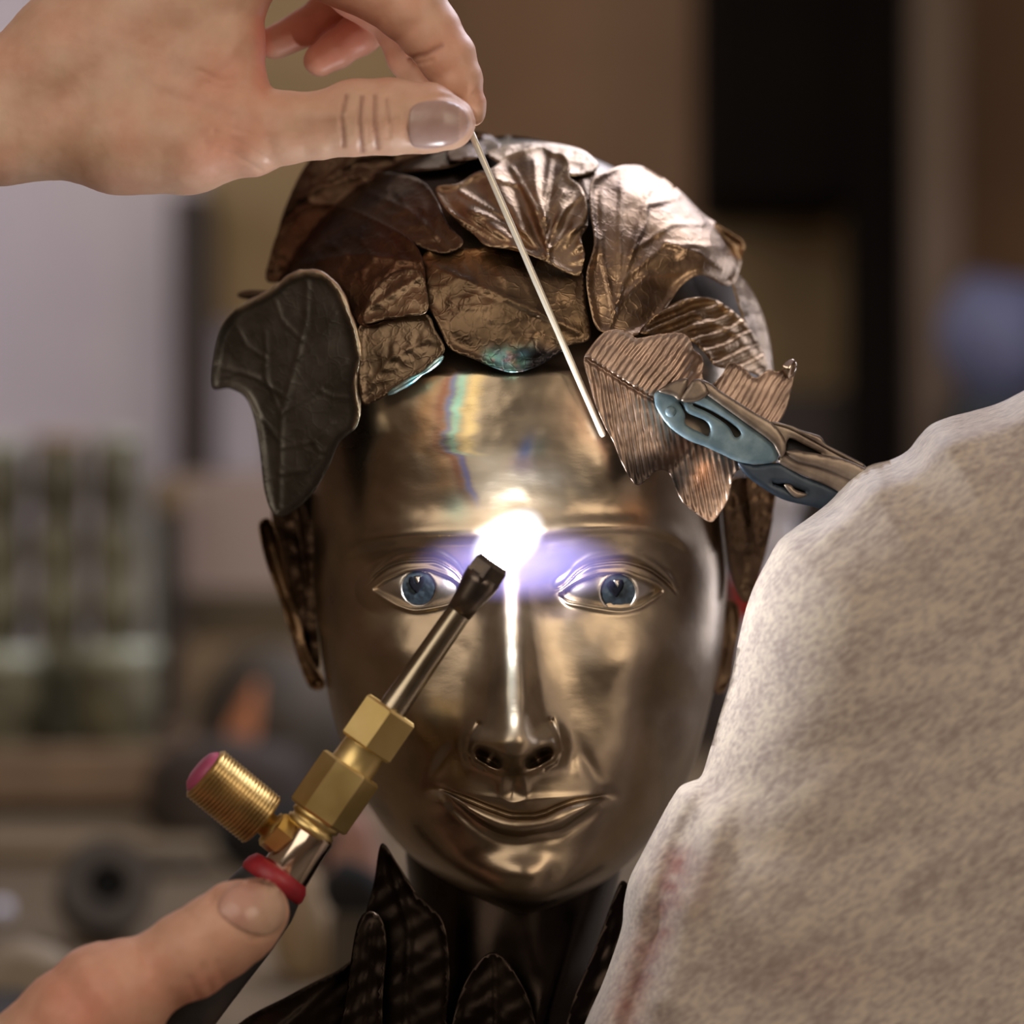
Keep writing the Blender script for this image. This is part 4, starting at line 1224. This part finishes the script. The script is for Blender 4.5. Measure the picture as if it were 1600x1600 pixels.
sheet('rivet', [(1048 + 9 * math.cos(a), 643 + 9 * math.sin(a)) for a in np.linspace(0, 2 * math.pi, 10, endpoint=False)], lambda u, v, e: -22 + (u - 1030) * 0.16 - 3 * (1 - np.exp(-(e / 3)**2)), M['bluejaw'], pl, thick=10, spacing=3)

# ------------------------------------------------------------------ hand with the rod
hand1 = empty('person', 'bare hand from the upper edge, thumb down, pinching the filler rod', 'person', tuple(float(x) for x in P(200, 150, 20)))
arm = [
    [(-330, 205, 15, 84), (-150, 206, 5, 84), (0, 208, -5, 82), (90, 200, -15, 80), (190, 206, -37, 98), (290, 212, -49, 92), (390, 206, -63, 70), (440, 200, -75, 58), (500, 196, -83, 53), (555, 184, -90, 60), (610, 182, -95, 60), (670, 185, -97, 55), (700, 192, -97, 43)],
    [(-330, 145, 25, 84), (0, 146, 3, 82), (110, 95, -19, 92), (280, -10, -35, 92), (430, -96, -35, 74)],
    [(110, 70, 5, 92), (290, -80, 11, 90), (450, -130, 21, 72)],
    [(200, 120, -25, 90), (300, 100, -35, 86), (330, 60, -31, 84), (335, 20, -25, 78)],
    [(330, 110, -50, 74), (348, 130, -53, 66)],
    [(230, -60, 35, 90), (430, -150, 75, 70)],
]
index = [[(420, -100, -33, 70), (500, -62, -27, 60), (600, -14, -23, 54), (640, 10, -23, 57), (668, 45, -25, 50), (698, 88, -31, 45), (716, 125, -37, 38), (733, 165, -41, 27), (738, 178, -42, 20)]]
middle = [[(440, -120, 35, 62), (560, -20, 47, 50), (622, 25, 47, 45), (640, 85, 41, 37), (660, 125, 31, 33), (690, 155, 21, 28)]]
ring = [[(450, -140, 75, 60), (560, -40, 105, 46), (604, 15, 105, 38), (562, 52, 101, 34), (525, 78, 97, 30), (500, 94, 95, 26)]]
pinky = [[(430, -150, 105, 52), (500, -60, 145, 38), (528, 5, 145, 32), (480, 42, 141, 30), (430, 66, 139, 27)]]


def wr(V, lines):
    out = np.zeros(len(V))
    for (pts, amp, wd) in lines:
        out -= amp * np.exp(-(pdist(V[:, 0], V[:, 1], pts) / wd)**2)
    return out


def disp1(V, N):
    f = sstep(-0.1, 0.4, -N[:, 2])
    o = wr(V, [([(541, 150), (534, 185), (537, 228)], 3.4, 3.2), ([(566, 152), (562, 190), (566, 236)], 4.0, 3.2), ([(586, 150), (585, 195), (590, 232)], 3.0, 3.0), ([(604, 152), (608, 190), (607, 215)], 2.0, 3.0),
               ([(574, 160), (574, 220)], 2.0, 2.4), ([(335, 205), (380, 225), (420, 250)], 1.2, 3), ([(320, 222), (370, 244), (410, 268)], 1.2, 3), ([(345, 195), (400, 212), (440, 235)], 1.0, 3),
               ([(312, 110), (345, 128), (372, 122)], 1.5, 4), ([(322, 128), (350, 140), (385, 132)], 1.2, 3),
               ([(640, 92), (664, 86), (690, 72)], 3.0, 4), ([(648, 100), (676, 95)], 2.0, 3)])
    o += -3.0 * np.exp(-((np.hypot((V[:, 0] - 688) / 54, (V[:, 1] - 192) / 42) - 1) * 42 / 4)**2) * (V[:, 0] < 742) * (V[:, 0] > 630)
    tend = 5 * np.exp(-(pdist(V[:, 0], V[:, 1], [(250, 130), (350, 165), (450, 168), (530, 180)]) / 16)**2)
    return (o + tend) * f + 0.8 * fbm(V[:, 0] / 14, V[:, 1] / 14, 91)


def skin_tint(red, lines=()):
    def f(V):
        u, v = V[:, 0], V[:, 1]
        t = np.ones((len(V), 3))
        k = fbm(u / 50, v / 50, 77)
        t[:, 0] *= 1 + .04 * k; t[:, 1] *= 1 - .08 * k; t[:, 2] *= 1 - .08 * k
        for (cu, cv, su, sv, a) in red:
            g = a * G(u, v, cu, cv, su, sv)
            t[:, 1] *= 1 - g; t[:, 2] *= 1 - g; t[:, 0] *= 1 + .15 * g
        for (pts, wd, a) in lines:              # crease shade darkened into the skin colour
            g = a * np.exp(-(pdist(u, v, pts) / wd)**2)
            t *= (1 - g[:, None] * np.array([.8, 1, 1]))
        return t
    return f


h1, front1 = flesh('hand', [(arm, 34), (index, 6), (middle, 6), (ring, 6), (pinky, 6)], (-330, -230, -210), (790, 330, 220), 4.0, M['skin'], hand1, kunion=5, disp=disp1,
                   colfn=skin_tint([(350, 120, 60, 40, .14), (340, 225, 70, 50, .14), (410, 70, 14, 70, .3), (700, 100, 60, 60, .1), (520, 60, 90, 60, .3)], [([(541, 150), (534, 185), (537, 228)], 3.5, .5), ([(566, 152), (562, 190), (566, 236)], 3.5, .6), ([(586, 150), (585, 195), (590, 232)], 3.2, .5), ([(604, 156), (608, 190)], 3, .3), ([(640, 92), (664, 86), (690, 72)], 3.5, .4)]))
nail1 = sheet('thumbnail', [(640, 176), (648, 164), (668, 158), (696, 158), (716, 164), (728, 176), (733, 192), (728, 210), (710, 224), (684, 231), (658, 232), (643, 226), (638, 206)],
              lambda u, v, e: front1(u, v) * 0.35 + 0.65 * (-97 - 54 * np.sqrt(np.maximum(1 - ((v - 188) / 60)**2, .05)) + 22 * sstep(690, 745, u)) - 2 - 1.5 * (1 - np.exp(-(e / 5)**2)), M['nail'], h1, thick=10, spacing=4,
              colfn=lambda u, v: np.ones((len(u), 3)) * np.where((u > 716)[:, None], 1.25, 1.0))

# ------------------------------------------------------------------ hand on the torch
hand2 = empty('person', 'bare thumb from the lower corner pressing on the black torch handle', 'person', tuple(float(x) for x in P(150, 1600, -330)))
thumb2 = [[(-60, 1830, -152, 140), (60, 1680, -192, 110), (120, 1612, -207, 102), (168, 1566, -214, 96), (206, 1540, -217, 76), (240, 1522, -218, 64), (296, 1492, -218, 70), (340, 1464, -216, 68), (374, 1440, -212, 66), (402, 1425, -208, 50)],
          [(60, 1760, -162, 130), (140, 1740, -112, 110), (160, 1800, -62, 110)]]
fingers2 = [[[(120, 1790, -62, 70), (230, 1800, -12, 56), (330, 1740, 8, 50), (390, 1700, -52, 44), (400, 1690, -122, 38)]],
            [[(100, 1860, -62, 70), (200, 1880, -12, 56), (290, 1820, 8, 50), (350, 1780, -52, 44), (360, 1772, -122, 38)]],
            [[(60, 1930, -62, 70), (160, 1950, -12, 54), (250, 1890, 8, 48), (310, 1850, -52, 42), (318, 1842, -112, 36)]],
            [[(30, 1980, -62, 60), (120, 2010, -12, 48), (200, 1950, 8, 42), (260, 1920, -52, 38), (266, 1912, -102, 32)]]]


def disp2(V, N):
    f = sstep(-0.1, 0.4, -N[:, 2])
    o = wr(V, [([(296, 1530), (310, 1560)], 3, 5), ([(318, 1510), (330, 1548)], 3, 5), ([(340, 1505), (350, 1535)], 2.5, 5), ([(372, 1440), (392, 1470), (412, 1462)], 1.5, 4),
               ([(327, 1408), (336, 1392), (352, 1380)], 2.5, 4), ([(215, 1480), (250, 1540), (290, 1590)], 3.0, 14)])
    return o * f + 0.8 * fbm(V[:, 0] / 14, V[:, 1] / 14, 95)


h2, front2 = flesh('hand', [(thumb2, 12)] + [(f_, 6) for f_ in fingers2], (-230, 1340, -322), (480, 2080, 100), 4.6, M['skin'], hand2, kunion=10, disp=disp2,
                   colfn=skin_tint([(120, 1590, 80, 80, .2), (330, 1540, 40, 30, .12), (240, 1500, 260, 160, .09)]))
nail2 = sheet('thumbnail', [(340, 1418), (348, 1396), (372, 1378), (404, 1372), (430, 1382), (444, 1406), (446, 1434), (434, 1454), (410, 1462), (380, 1454), (354, 1438)],
              lambda u, v, e: front2(u, v) - 2.5 - 1.5 * (1 - np.exp(-(e / 5)**2)), M['nail'], h2, thick=10, spacing=4, colfn=lambda u, v: np.array([1.22, 1.02, 0.9]) + sstep(370, 430, u + 0.4 * (v - 1420))[:, None] * np.array([0.03, 0.2, 0.1]))

# ------------------------------------------------------------------ person in the grey shirt
per = empty('person', 'person in a heather grey shirt, only a shoulder and back seen close to the lens', 'person', tuple(float(x) for x in P(1500, 1400, -100)))
sh_ol = [(1640, 588), (1600, 610), (1560, 630), (1520, 642), (1482, 652), (1454, 664), (1436, 682), (1418, 704), (1392, 718), (1362, 726), (1338, 740), (1318, 760), (1296, 784), (1268, 806), (1240, 826), (1216, 846), (1200, 874),
         (1180, 912), (1166, 950), (1154, 1000), (1142, 1060), (1124, 1120), (1108, 1176), (1096, 1212), (1082, 1220), (1064, 1228), (1048, 1250), (1026, 1290), (1002, 1336), (984, 1372), (975, 1410), (972, 1446), (960, 1486), (940, 1540), (912, 1604),
         (880, 1700), (850, 1850), (860, 1990), (1200, 2030), (2000, 2030), (2280, 1800), (2300, 900), (2100, 620), (1900, 520), (1760, 540)]


def shelf(u, v, e):
    return 95 * sstep(1220, 1330, u) * sstep(880, 800, v) * (1 - sstep(0, 46, e))


def shirt_front(u, v, e):
    R = 260.0
    x = np.clip(e / R, 0, 1)
    d = -60 - 210 * np.sqrt(1 - (1 - x)**2.0) + shelf(u, v, e)
    # second hem-like fold that follows the top edge
    ridge = [(1640, 620), (1560, 656), (1480, 698), (1420, 732), (1370, 760), (1330, 792), (1290, 830)]
    q = pdist(u, v, ridge)
    d += -10 * np.exp(-(q / 16)**2)
    f2 = [(1090, 1215), (1060, 1250), (1030, 1310), (1004, 1380), (990, 1470), (960, 1560), (930, 1650)]
    d += -18 * np.exp(-((pdist(u, v, f2) - 6) / 16)**2)
    d += 12 * np.exp(-(pdist(u, v, [(1110, 1240), (1075, 1300), (1040, 1390), (1010, 1490), (985, 1600)]) / 20)**2)
    d += -16 * np.exp(-(pdist(u, v, [(1120, 1260), (1100, 1340), (1070, 1440), (1040, 1560)]) / 30)**2)
    d += 5 * np.exp(-(pdist(u, v, [(1180, 1230), (1280, 1180), (1420, 1150)]) / 40)**2)
    d += 5 * np.exp(-(pdist(u, v, [(1160, 1330), (1300, 1330), (1420, 1300)]) / 36)**2)
    d += -5 * np.exp(-(pdist(u, v, [(1200, 1460), (1360, 1400), (1560, 1320)]) / 50)**2)
    d += 9 * fbm(u / 220 + v / 900, v / 160 - u / 300, 33, 2)
    return d


def shirt_col(u, v):
    t = np.ones((len(u), 3))
    st = [(1058, 1352), (1035, 1430), (1000, 1520), (970, 1610), (950, 1680)]
    a = 0.85 * np.exp(-(pdist(u, v, st) / 30)**2) * (0.8 + 0.8 * fbm(u / 14, v / 14, 44))
    b = 0.28 * np.exp(-(pdist(u, v, [(1100, 1360), (1085, 1420)]) / 26)**2) + 0.2 * G(u, v, 1260, 1520, 160, 60)
    a = np.clip(np.maximum(a, b), 0, 1)
    return t * (1 - a[:, None]) + np.array([0.50, 0.26, 0.26]) * a[:, None]


sheet('shirt', sh_ol, shirt_front, M['knit'], per, spacing=9.0, back=lambda u, v, e: -60 + 42 * np.sqrt(1 - (1 - np.clip(e / 260, 0, 1))**2) + 2 + shelf(u, v, e), colfn=shirt_col, edge_step=5.0)
# ------------------------------------------------------------------ bench and background
bench = empty('workbench', 'long worn wooden workbench under the bust, littered at its far end', 'bench', (0, 0.6, 0))
BX0, BX1, BY0, BY1 = -1.25, 1.0, -0.015, 1.75
n_pl = 9
for i in range(n_pl):
    y0 = BY0 + (BY1 - BY0) * i / n_pl
    y1 = BY0 + (BY1 - BY0) * (i + 1) / n_pl
    box('plank', (BX0, y0 + 0.002, BENCH_Z - 0.045), (BX1, y1 - 0.002, BENCH_Z), M['bench'], bench, 0.003)
for x_ in (BX0 + 0.1, BX1 - 0.18):
    for y_ in (BY0 + 0.08, BY1 - 0.16):
        box('leg', (x_, y_, 0), (x_ + 0.09, y_ + 0.09, BENCH_Z - 0.045), M['timber_dark'], bench)
box('apron', (BX0 + .05, BY0 + .05, BENCH_Z - 0.14), (BX1 - .05, BY0 + .08, BENCH_Z - 0.045), M['timber_dark'], bench)


def onbench(u, dist):
    x, y, _ = PB(u, 800, dist)
    return x, y


# tray with glass jars
DT = 1.98
x0, y0, z0 = PB(-110, 1256, DT); x1, _, z1 = PB(300, 1172, DT)
tray = empty('wooden_crate', 'low wooden crate holding dusty green glass jars at the left of the bench', 'crate', ((x0 + x1) / 2, y0 + .1, BENCH_Z))
foot_h = PB(0, 1256, DT)[2] - BENCH_Z
box('front_board', (x0, y0, z0), (x1, y0 + 0.02, z1), M['timber'], tray, 0.003)
box('back_board', (x0, y0 + 0.21, z0), (x1, y0 + 0.23, z1), M['timber'], tray, 0.003)
box('end_board', (x0, y0 + 0.02, z0), (x0 + 0.02, y0 + 0.21, z1), M['timber'], tray)
box('end_board', (x1 - 0.02, y0 + 0.02, z0), (x1, y0 + 0.21, z1), M['timber'], tray)
box('bottom_board', (x0 + .02, y0 + 0.02, z0), (x1 - .02, y0 + 0.21, z0 + 0.02), M['timber'], tray)
for xx in (x0 + .01, x1 - .05):
    for yy in (y0 + .03, y0 + .16):
        box('foot', (xx, yy, BENCH_Z), (xx + 0.04, yy + 0.04, z0), M['timber_dark'], tray)
zb = z0 + 0.02
labels_j = ['wide-mouthed green glass jar at the left end of the crate', 'wide-mouthed green glass jar at the right end of the crate']
for k_, (ua, ub, vt) in enumerate([(-58, 62, 1012), (128, 248, 1005)]):
    xa, ya, zt = PB(ua, vt, DT + 0.075); xb = PB(ub, vt, DT + 0.075)[0]
    r = (xb - xa) / 2; c = ((xa + xb) / 2, y0 + 0.075, zb); h = zt - zb
    j = empty('glass_jar', labels_j[k_], 'jar', c, 'green jars in the crate')
    lathe('body', [(r * .9, 0), (r, .01), (r, h * .8), (r * .92, h * .94), (r * .92, h)], M['greenglass'], j, c)
    lathe('rim', [(r * .9, h - .02), (r * 1.02, h - .018), (r * 1.03, h - .002), (r * .8, h), (r * .74, h - .012)], M['greenrim'], j, c)
labels_b = ['tall ridged green bottle standing nearest the left edge in the crate', 'tall ridged brownish bottle standing in the middle of the crate', 'tall ridged bottle with green top beside the upright board']
for k_, (ua, ub, vt) in enumerate([(-55, 44, 690), (50, 136, 682), (142, 226, 680)]):
    xa, ya, zt = PB(ua, vt, DT + .165); xb = PB(ub, vt, DT + .165)[0]
    r = (xb - xa) / 2; c = ((xa + xb) / 2, y0 + 0.165, zb); h = zt - zb
    j = empty('glass_bottle', labels_b[k_], 'bottle', c, 'tall bottles in the crate')
    pr = [(r * .8, 0)]
    nb = 5
    for q in range(nb):
        a = h * .95 * q / nb; b_ = h * .95 / nb
        pr += [(r * .86, a + .004), (r * .98, a + b_ * .2), (r, a + b_ * .6), (r * .88, a + b_ * .97)]
    pr += [(r * .86, h * .97)]
    lathe('body', pr, M['greenglass'], j, c)
    lathe('stopper', [(r * .7, h * .965), (r * .95, h * .97), (r * .95, h), (r * .6, h)], M['tan'] if k_ == 1 else M['greenrim'], j, c)
# upright slat and glass pane at the end of the crate
x2, y2, zt2 = PB(246, 752, DT + 0.24); x3 = PB(280, 752, DT + 0.24)[0]
slat = box('upright_board', (x2, y0 + 0.235, BENCH_Z), (x3, y0 + 0.26, zt2), M['timber_dark'], None, 0.004)
tag(slat, 'dark upright board with pale top beside the glass bottles', 'board')
cap_ = box('board_cap', (x2 - .002, y0 + .233, zt2 - .03), (x3 + .006, y0 + .262, zt2 + .004), M['tan'], slat, 0.003)
xg, _, zg = PB(224, 756, DT + .2); xh = PB(242, 756, DT + .2)[0]
gp = box('glass_sheet', (xg, y0 + .237, BENCH_Z), (xh, y0 + .25, zg), M['greenrim'])
tag(gp, 'narrow upright sheet of pale glass beside the dark upright board', 'glass')

# plank, tape roll, stone and small things on the bench
xa, ya = onbench(20, 1.72); xb, _ = onbench(330, 1.72)
zz0 = BENCH_Z
pk = box('wood_plank', (xa - .1, 0.97, zz0), (xb, 1.09, zz0 + .014), M['bench'], None, .003)
tag(pk, 'pale plank lying along the bench in front of the crate', 'plank')
def put(name, label, cat, u, v, dist, prof, m, group=None):
    x, y, z = PB(u, v, dist)
    o = lathe(name, prof, m, None, (0, 0, 0))
    o.location = (x, y, BENCH_Z)
    return tag(o, label, cat, group)
def ring_mesh(name, label, cat, u, dist, ro, ri, w_, m, tilt):
    x, y = onbench(u, dist)
    n = 40; V = []; F = []
    for i in range(n):
        a = 2 * math.pi * i / n
        for (r, z) in ((ri, 0), (ro, 0), (ro, w_), (ri, w_)):
            V.append((r * math.cos(a), r * math.sin(a), z))
    for i in range(n):
        j = (i + 1) % n
        for q in range(4):
            F.append((i * 4 + q, j * 4 + q, j * 4 + (q + 1) % 4, i * 4 + (q + 1) % 4))
    o = mk(name, V, F, m, None, False)
    o.location = (x, y, BENCH_Z + ro * math.sin(tilt) * 1.0)
    o.rotation_euler = (tilt, 0, math.radians(20))
    return tag(o, label, cat)
ring_mesh('tape_roll', 'dark grey tape roll standing tilted on the bench behind the thumb', 'roll', 160, 1.42, .032, .014, .03, M['iron'], math.radians(62))
core_ = lathe('core', [(.0139, .004), (.0139, .022)], M['foam'], None, (0, 0, 0)); core_.parent = bpy.data.objects['tape_roll']
def lump(name, label, cat, u, dist, rad, m, seed, flat=.7, group=None):
    import bmesh
    x, y = onbench(u, dist)
    bm = bmesh.new(); bmesh.ops.create_icosphere(bm, subdivisions=3, radius=1)
    V = np.array([q.co[:] for q in bm.verts]); F = [tuple(q.index for q in f.verts) for f in bm.faces]; bm.free()
    k = 1 + .35 * fbm(V[:, 0] * 1.3 + 9, V[:, 1] * 1.3 + V[:, 2] + 9, seed)
    V = V * k[:, None] * np.array(rad)
    V[:, 2] = np.maximum(V[:, 2], -rad[2] * flat); V[:, 2] -= V[:, 2].min()
    o = mk(name, V, F, m)
    o.location = (x, y, BENCH_Z)
    return tag(o, label, cat, group)
lump('stone', 'pale rounded stone at the near left corner of the bench', 'stone', 45, 1.24, (.03, .025, .02), M['stone'], 3)
lump('ball_knob', 'small white ball at the left edge above the stone', 'ball', 2, 1.48, (.008, .008, .008), M['white'], 4, 1.0)
lump('orange_lump', 'small orange lump lying on the bench behind the tape roll', 'lump', 196, 1.70, (.0075, .0075, .009), M['orange'], 5)
lump('rag', 'crumpled grey rag on the bench beside the orange cap', 'rag', 265, 1.68, (.034, .015, .009), M['iron'], 6)
lump('leather_pouch', 'tan leather pouch on the bench behind the torch handle', 'pouch', 480, 1.3, (.02, .02, .038), M['tan'], 7)
rp_ = lump('leather_case', 'rose leather case behind the brass torch, beside the jaw', 'case', 552, 1.36, (.019, .016, .058), M['rose'], 8)
fo = lump('foam_ball', 'black foam ball in front of the rose leather case', 'ball', 548, 1.25, (.020, .018, .018), M['foam'], 9, .95)
fo.location.z = BENCH_Z + 0.047
st_ = box('ball_stand', (fo.location.x - .012, fo.location.y - .012, BENCH_Z), (fo.location.x + .012, fo.location.y + .012, BENCH_Z + .052), M['iron'], None, .002)
st_.parent = fo; st_.location = tuple(-fo.location)

# clutter between the jars and the head
d2 = 1.75
o = pbox('cardboard_box', 285, 740, 640, 922, 2.32, .14, M['card']); tag(o, 'dusty pink cardboard box on top of the olive steel box', 'box')
o2 = pbox('steel_box', 292, 922, 640, 1004, 2.31, .16, M['olivebox'], None, .004); tag(o2, 'dark olive steel box under the cardboard box', 'box')
x, y, z = PB(292, 1004, 2.31)
bk = box('wooden_riser', (x - .03, y - .02, BENCH_Z), (x + .42, y + .18, z), M['tan']); tag(bk, 'tan wooden block carrying the olive steel box', 'block')
lump('pipe_vise', 'dark cast iron vise on the bench behind the left cheek', 'vise', 435, 1.98, (.085, .05, .095), M['iron'], 11)
o = lump('orange_grip', 'orange tool grip sticking up behind the dark castings', 'grip', 318, 1.88, (.016, .014, .078), M['orange'], 12)
o.rotation_euler = (0, math.radians(20), 0)
lump('gear_casting', 'brown rusty casting in front of the dark vise', 'casting', 345, 1.80, (.07, .035, .058), M['timber_dark'], 13)
lump('small_casting', 'dark casting half hidden by the brass torch valve', 'casting', 450, 1.7, (.06, .03, .03), M['foam'], 14)

# far wall: pale panel, post, plywood, cupboard, poles
def standing(name, label, cat, u0, v0, u1, dist, depth, m, v1=None, floor=True, bevel=0.0):
    x0, y0, z1 = PB(u0, v0, dist); x1 = PB(u1, v0, dist)[0]
    zl = 0 if v1 is None else PB(u0, v1, dist)[2]
    o = box(name, (x0, y0, zl), (x1, y0 + depth, min(z1, 2.79)), m, None, bevel)
    return tag(o, label, cat)
dw = 3.3
standing('plaster_panel', 'pale lilac panel standing against the back wall on the left', 'panel', -700, -1200, 425, dw, .04, M['plaster'])
standing('timber_post', 'dark timber post in front of the pale panel', 'post', 268, 300, 326, 3.1, .08, M['timber_dark'])
pst = standing('plywood_sheet', 'olive plywood sheet hanging on the wall behind the crown', 'sheet', 318, -900, 640, 3.2, .015, M['ply'], 505)
standing('wall_cupboard', 'black painted cupboard hung on the wall at the upper right', 'cupboard', 1115, -900, 1350, 2.9, .3, M['black'], 305)
standing('plywood_board', 'olive brown board on the wall below the black cupboard', 'board', 1112, 292, 1352, 3.26, .02, M['ply'], 640)
standing('steel_column', 'nearly black steel column beside the cupboard', 'column', 1338, -1200, 1424, 2.85, .1, M['black'])
standing('timber_column', 'brown timber column right of the black steel column', 'column', 1430, -1200, 1502, 2.8, .1, M['timber_col'])
standing('dark_cabinet', 'low dark cabinet against the wall behind the pliers', 'cabinet', 1100, 610, 1345, 3.0, .25, M['timber_dark'])
o = standing('tool_chest', 'dark blue tool chest at the right edge behind the shirt', 'chest', 1500, 625, 1900, 2.7, .3, M['navyjaw'])
o = lump('enamel_bowl', 'pale blue enamel jug on the dark tool chest at the right edge', 'jug', 1560, 2.8, (.075, .075, .09), M['blue'], 15, .9)
o.location.z = PB(1500, 625, 2.7)[2]
# little bottle between the temple and the shirt
bx, by, bz = PB(1208, 892, 1.25)
bt = empty('spray_bottle', 'small white and red bottle seen between the bust and the grey shirt', 'bottle', (bx, by + .0, BENCH_Z))
hh = bz - BENCH_Z
lathe('label_band', [(.0235, hh - .03), (.0246, hh - .029), (.0246, hh - .004), (.0235, hh - .003)], M['redp'], bt, (bx, by, BENCH_Z))
lathe('body', [(.022, 0), (.024, .01), (.024, hh - .0), (.014, hh + .008)], M['white'], bt, (bx, by, BENCH_Z))
lathe('neck', [(.012, hh + .006), (.014, hh + .01), (.014, hh + .03), (.01, hh + .032)], M['white'], bt, (bx, by, BENCH_Z))
lathe('cap', [(.009, hh + .03), (.017, hh + .036), (.017, hh + .06), (.008, hh + .064)], M['white'], bt, (bx, by, BENCH_Z))

xa_, ya_ = onbench(-260, 1.02); xb_, _ = onbench(66, 1.24)
tag(box('slab', (xa_, ya_, BENCH_Z), (xb_, 0.47, BENCH_Z + .012), M['rubber'], None, .005), 'added black cloth at the lower left corner of the bench', 'slab')  # added dark piece standing in for the dark near edge of the bench
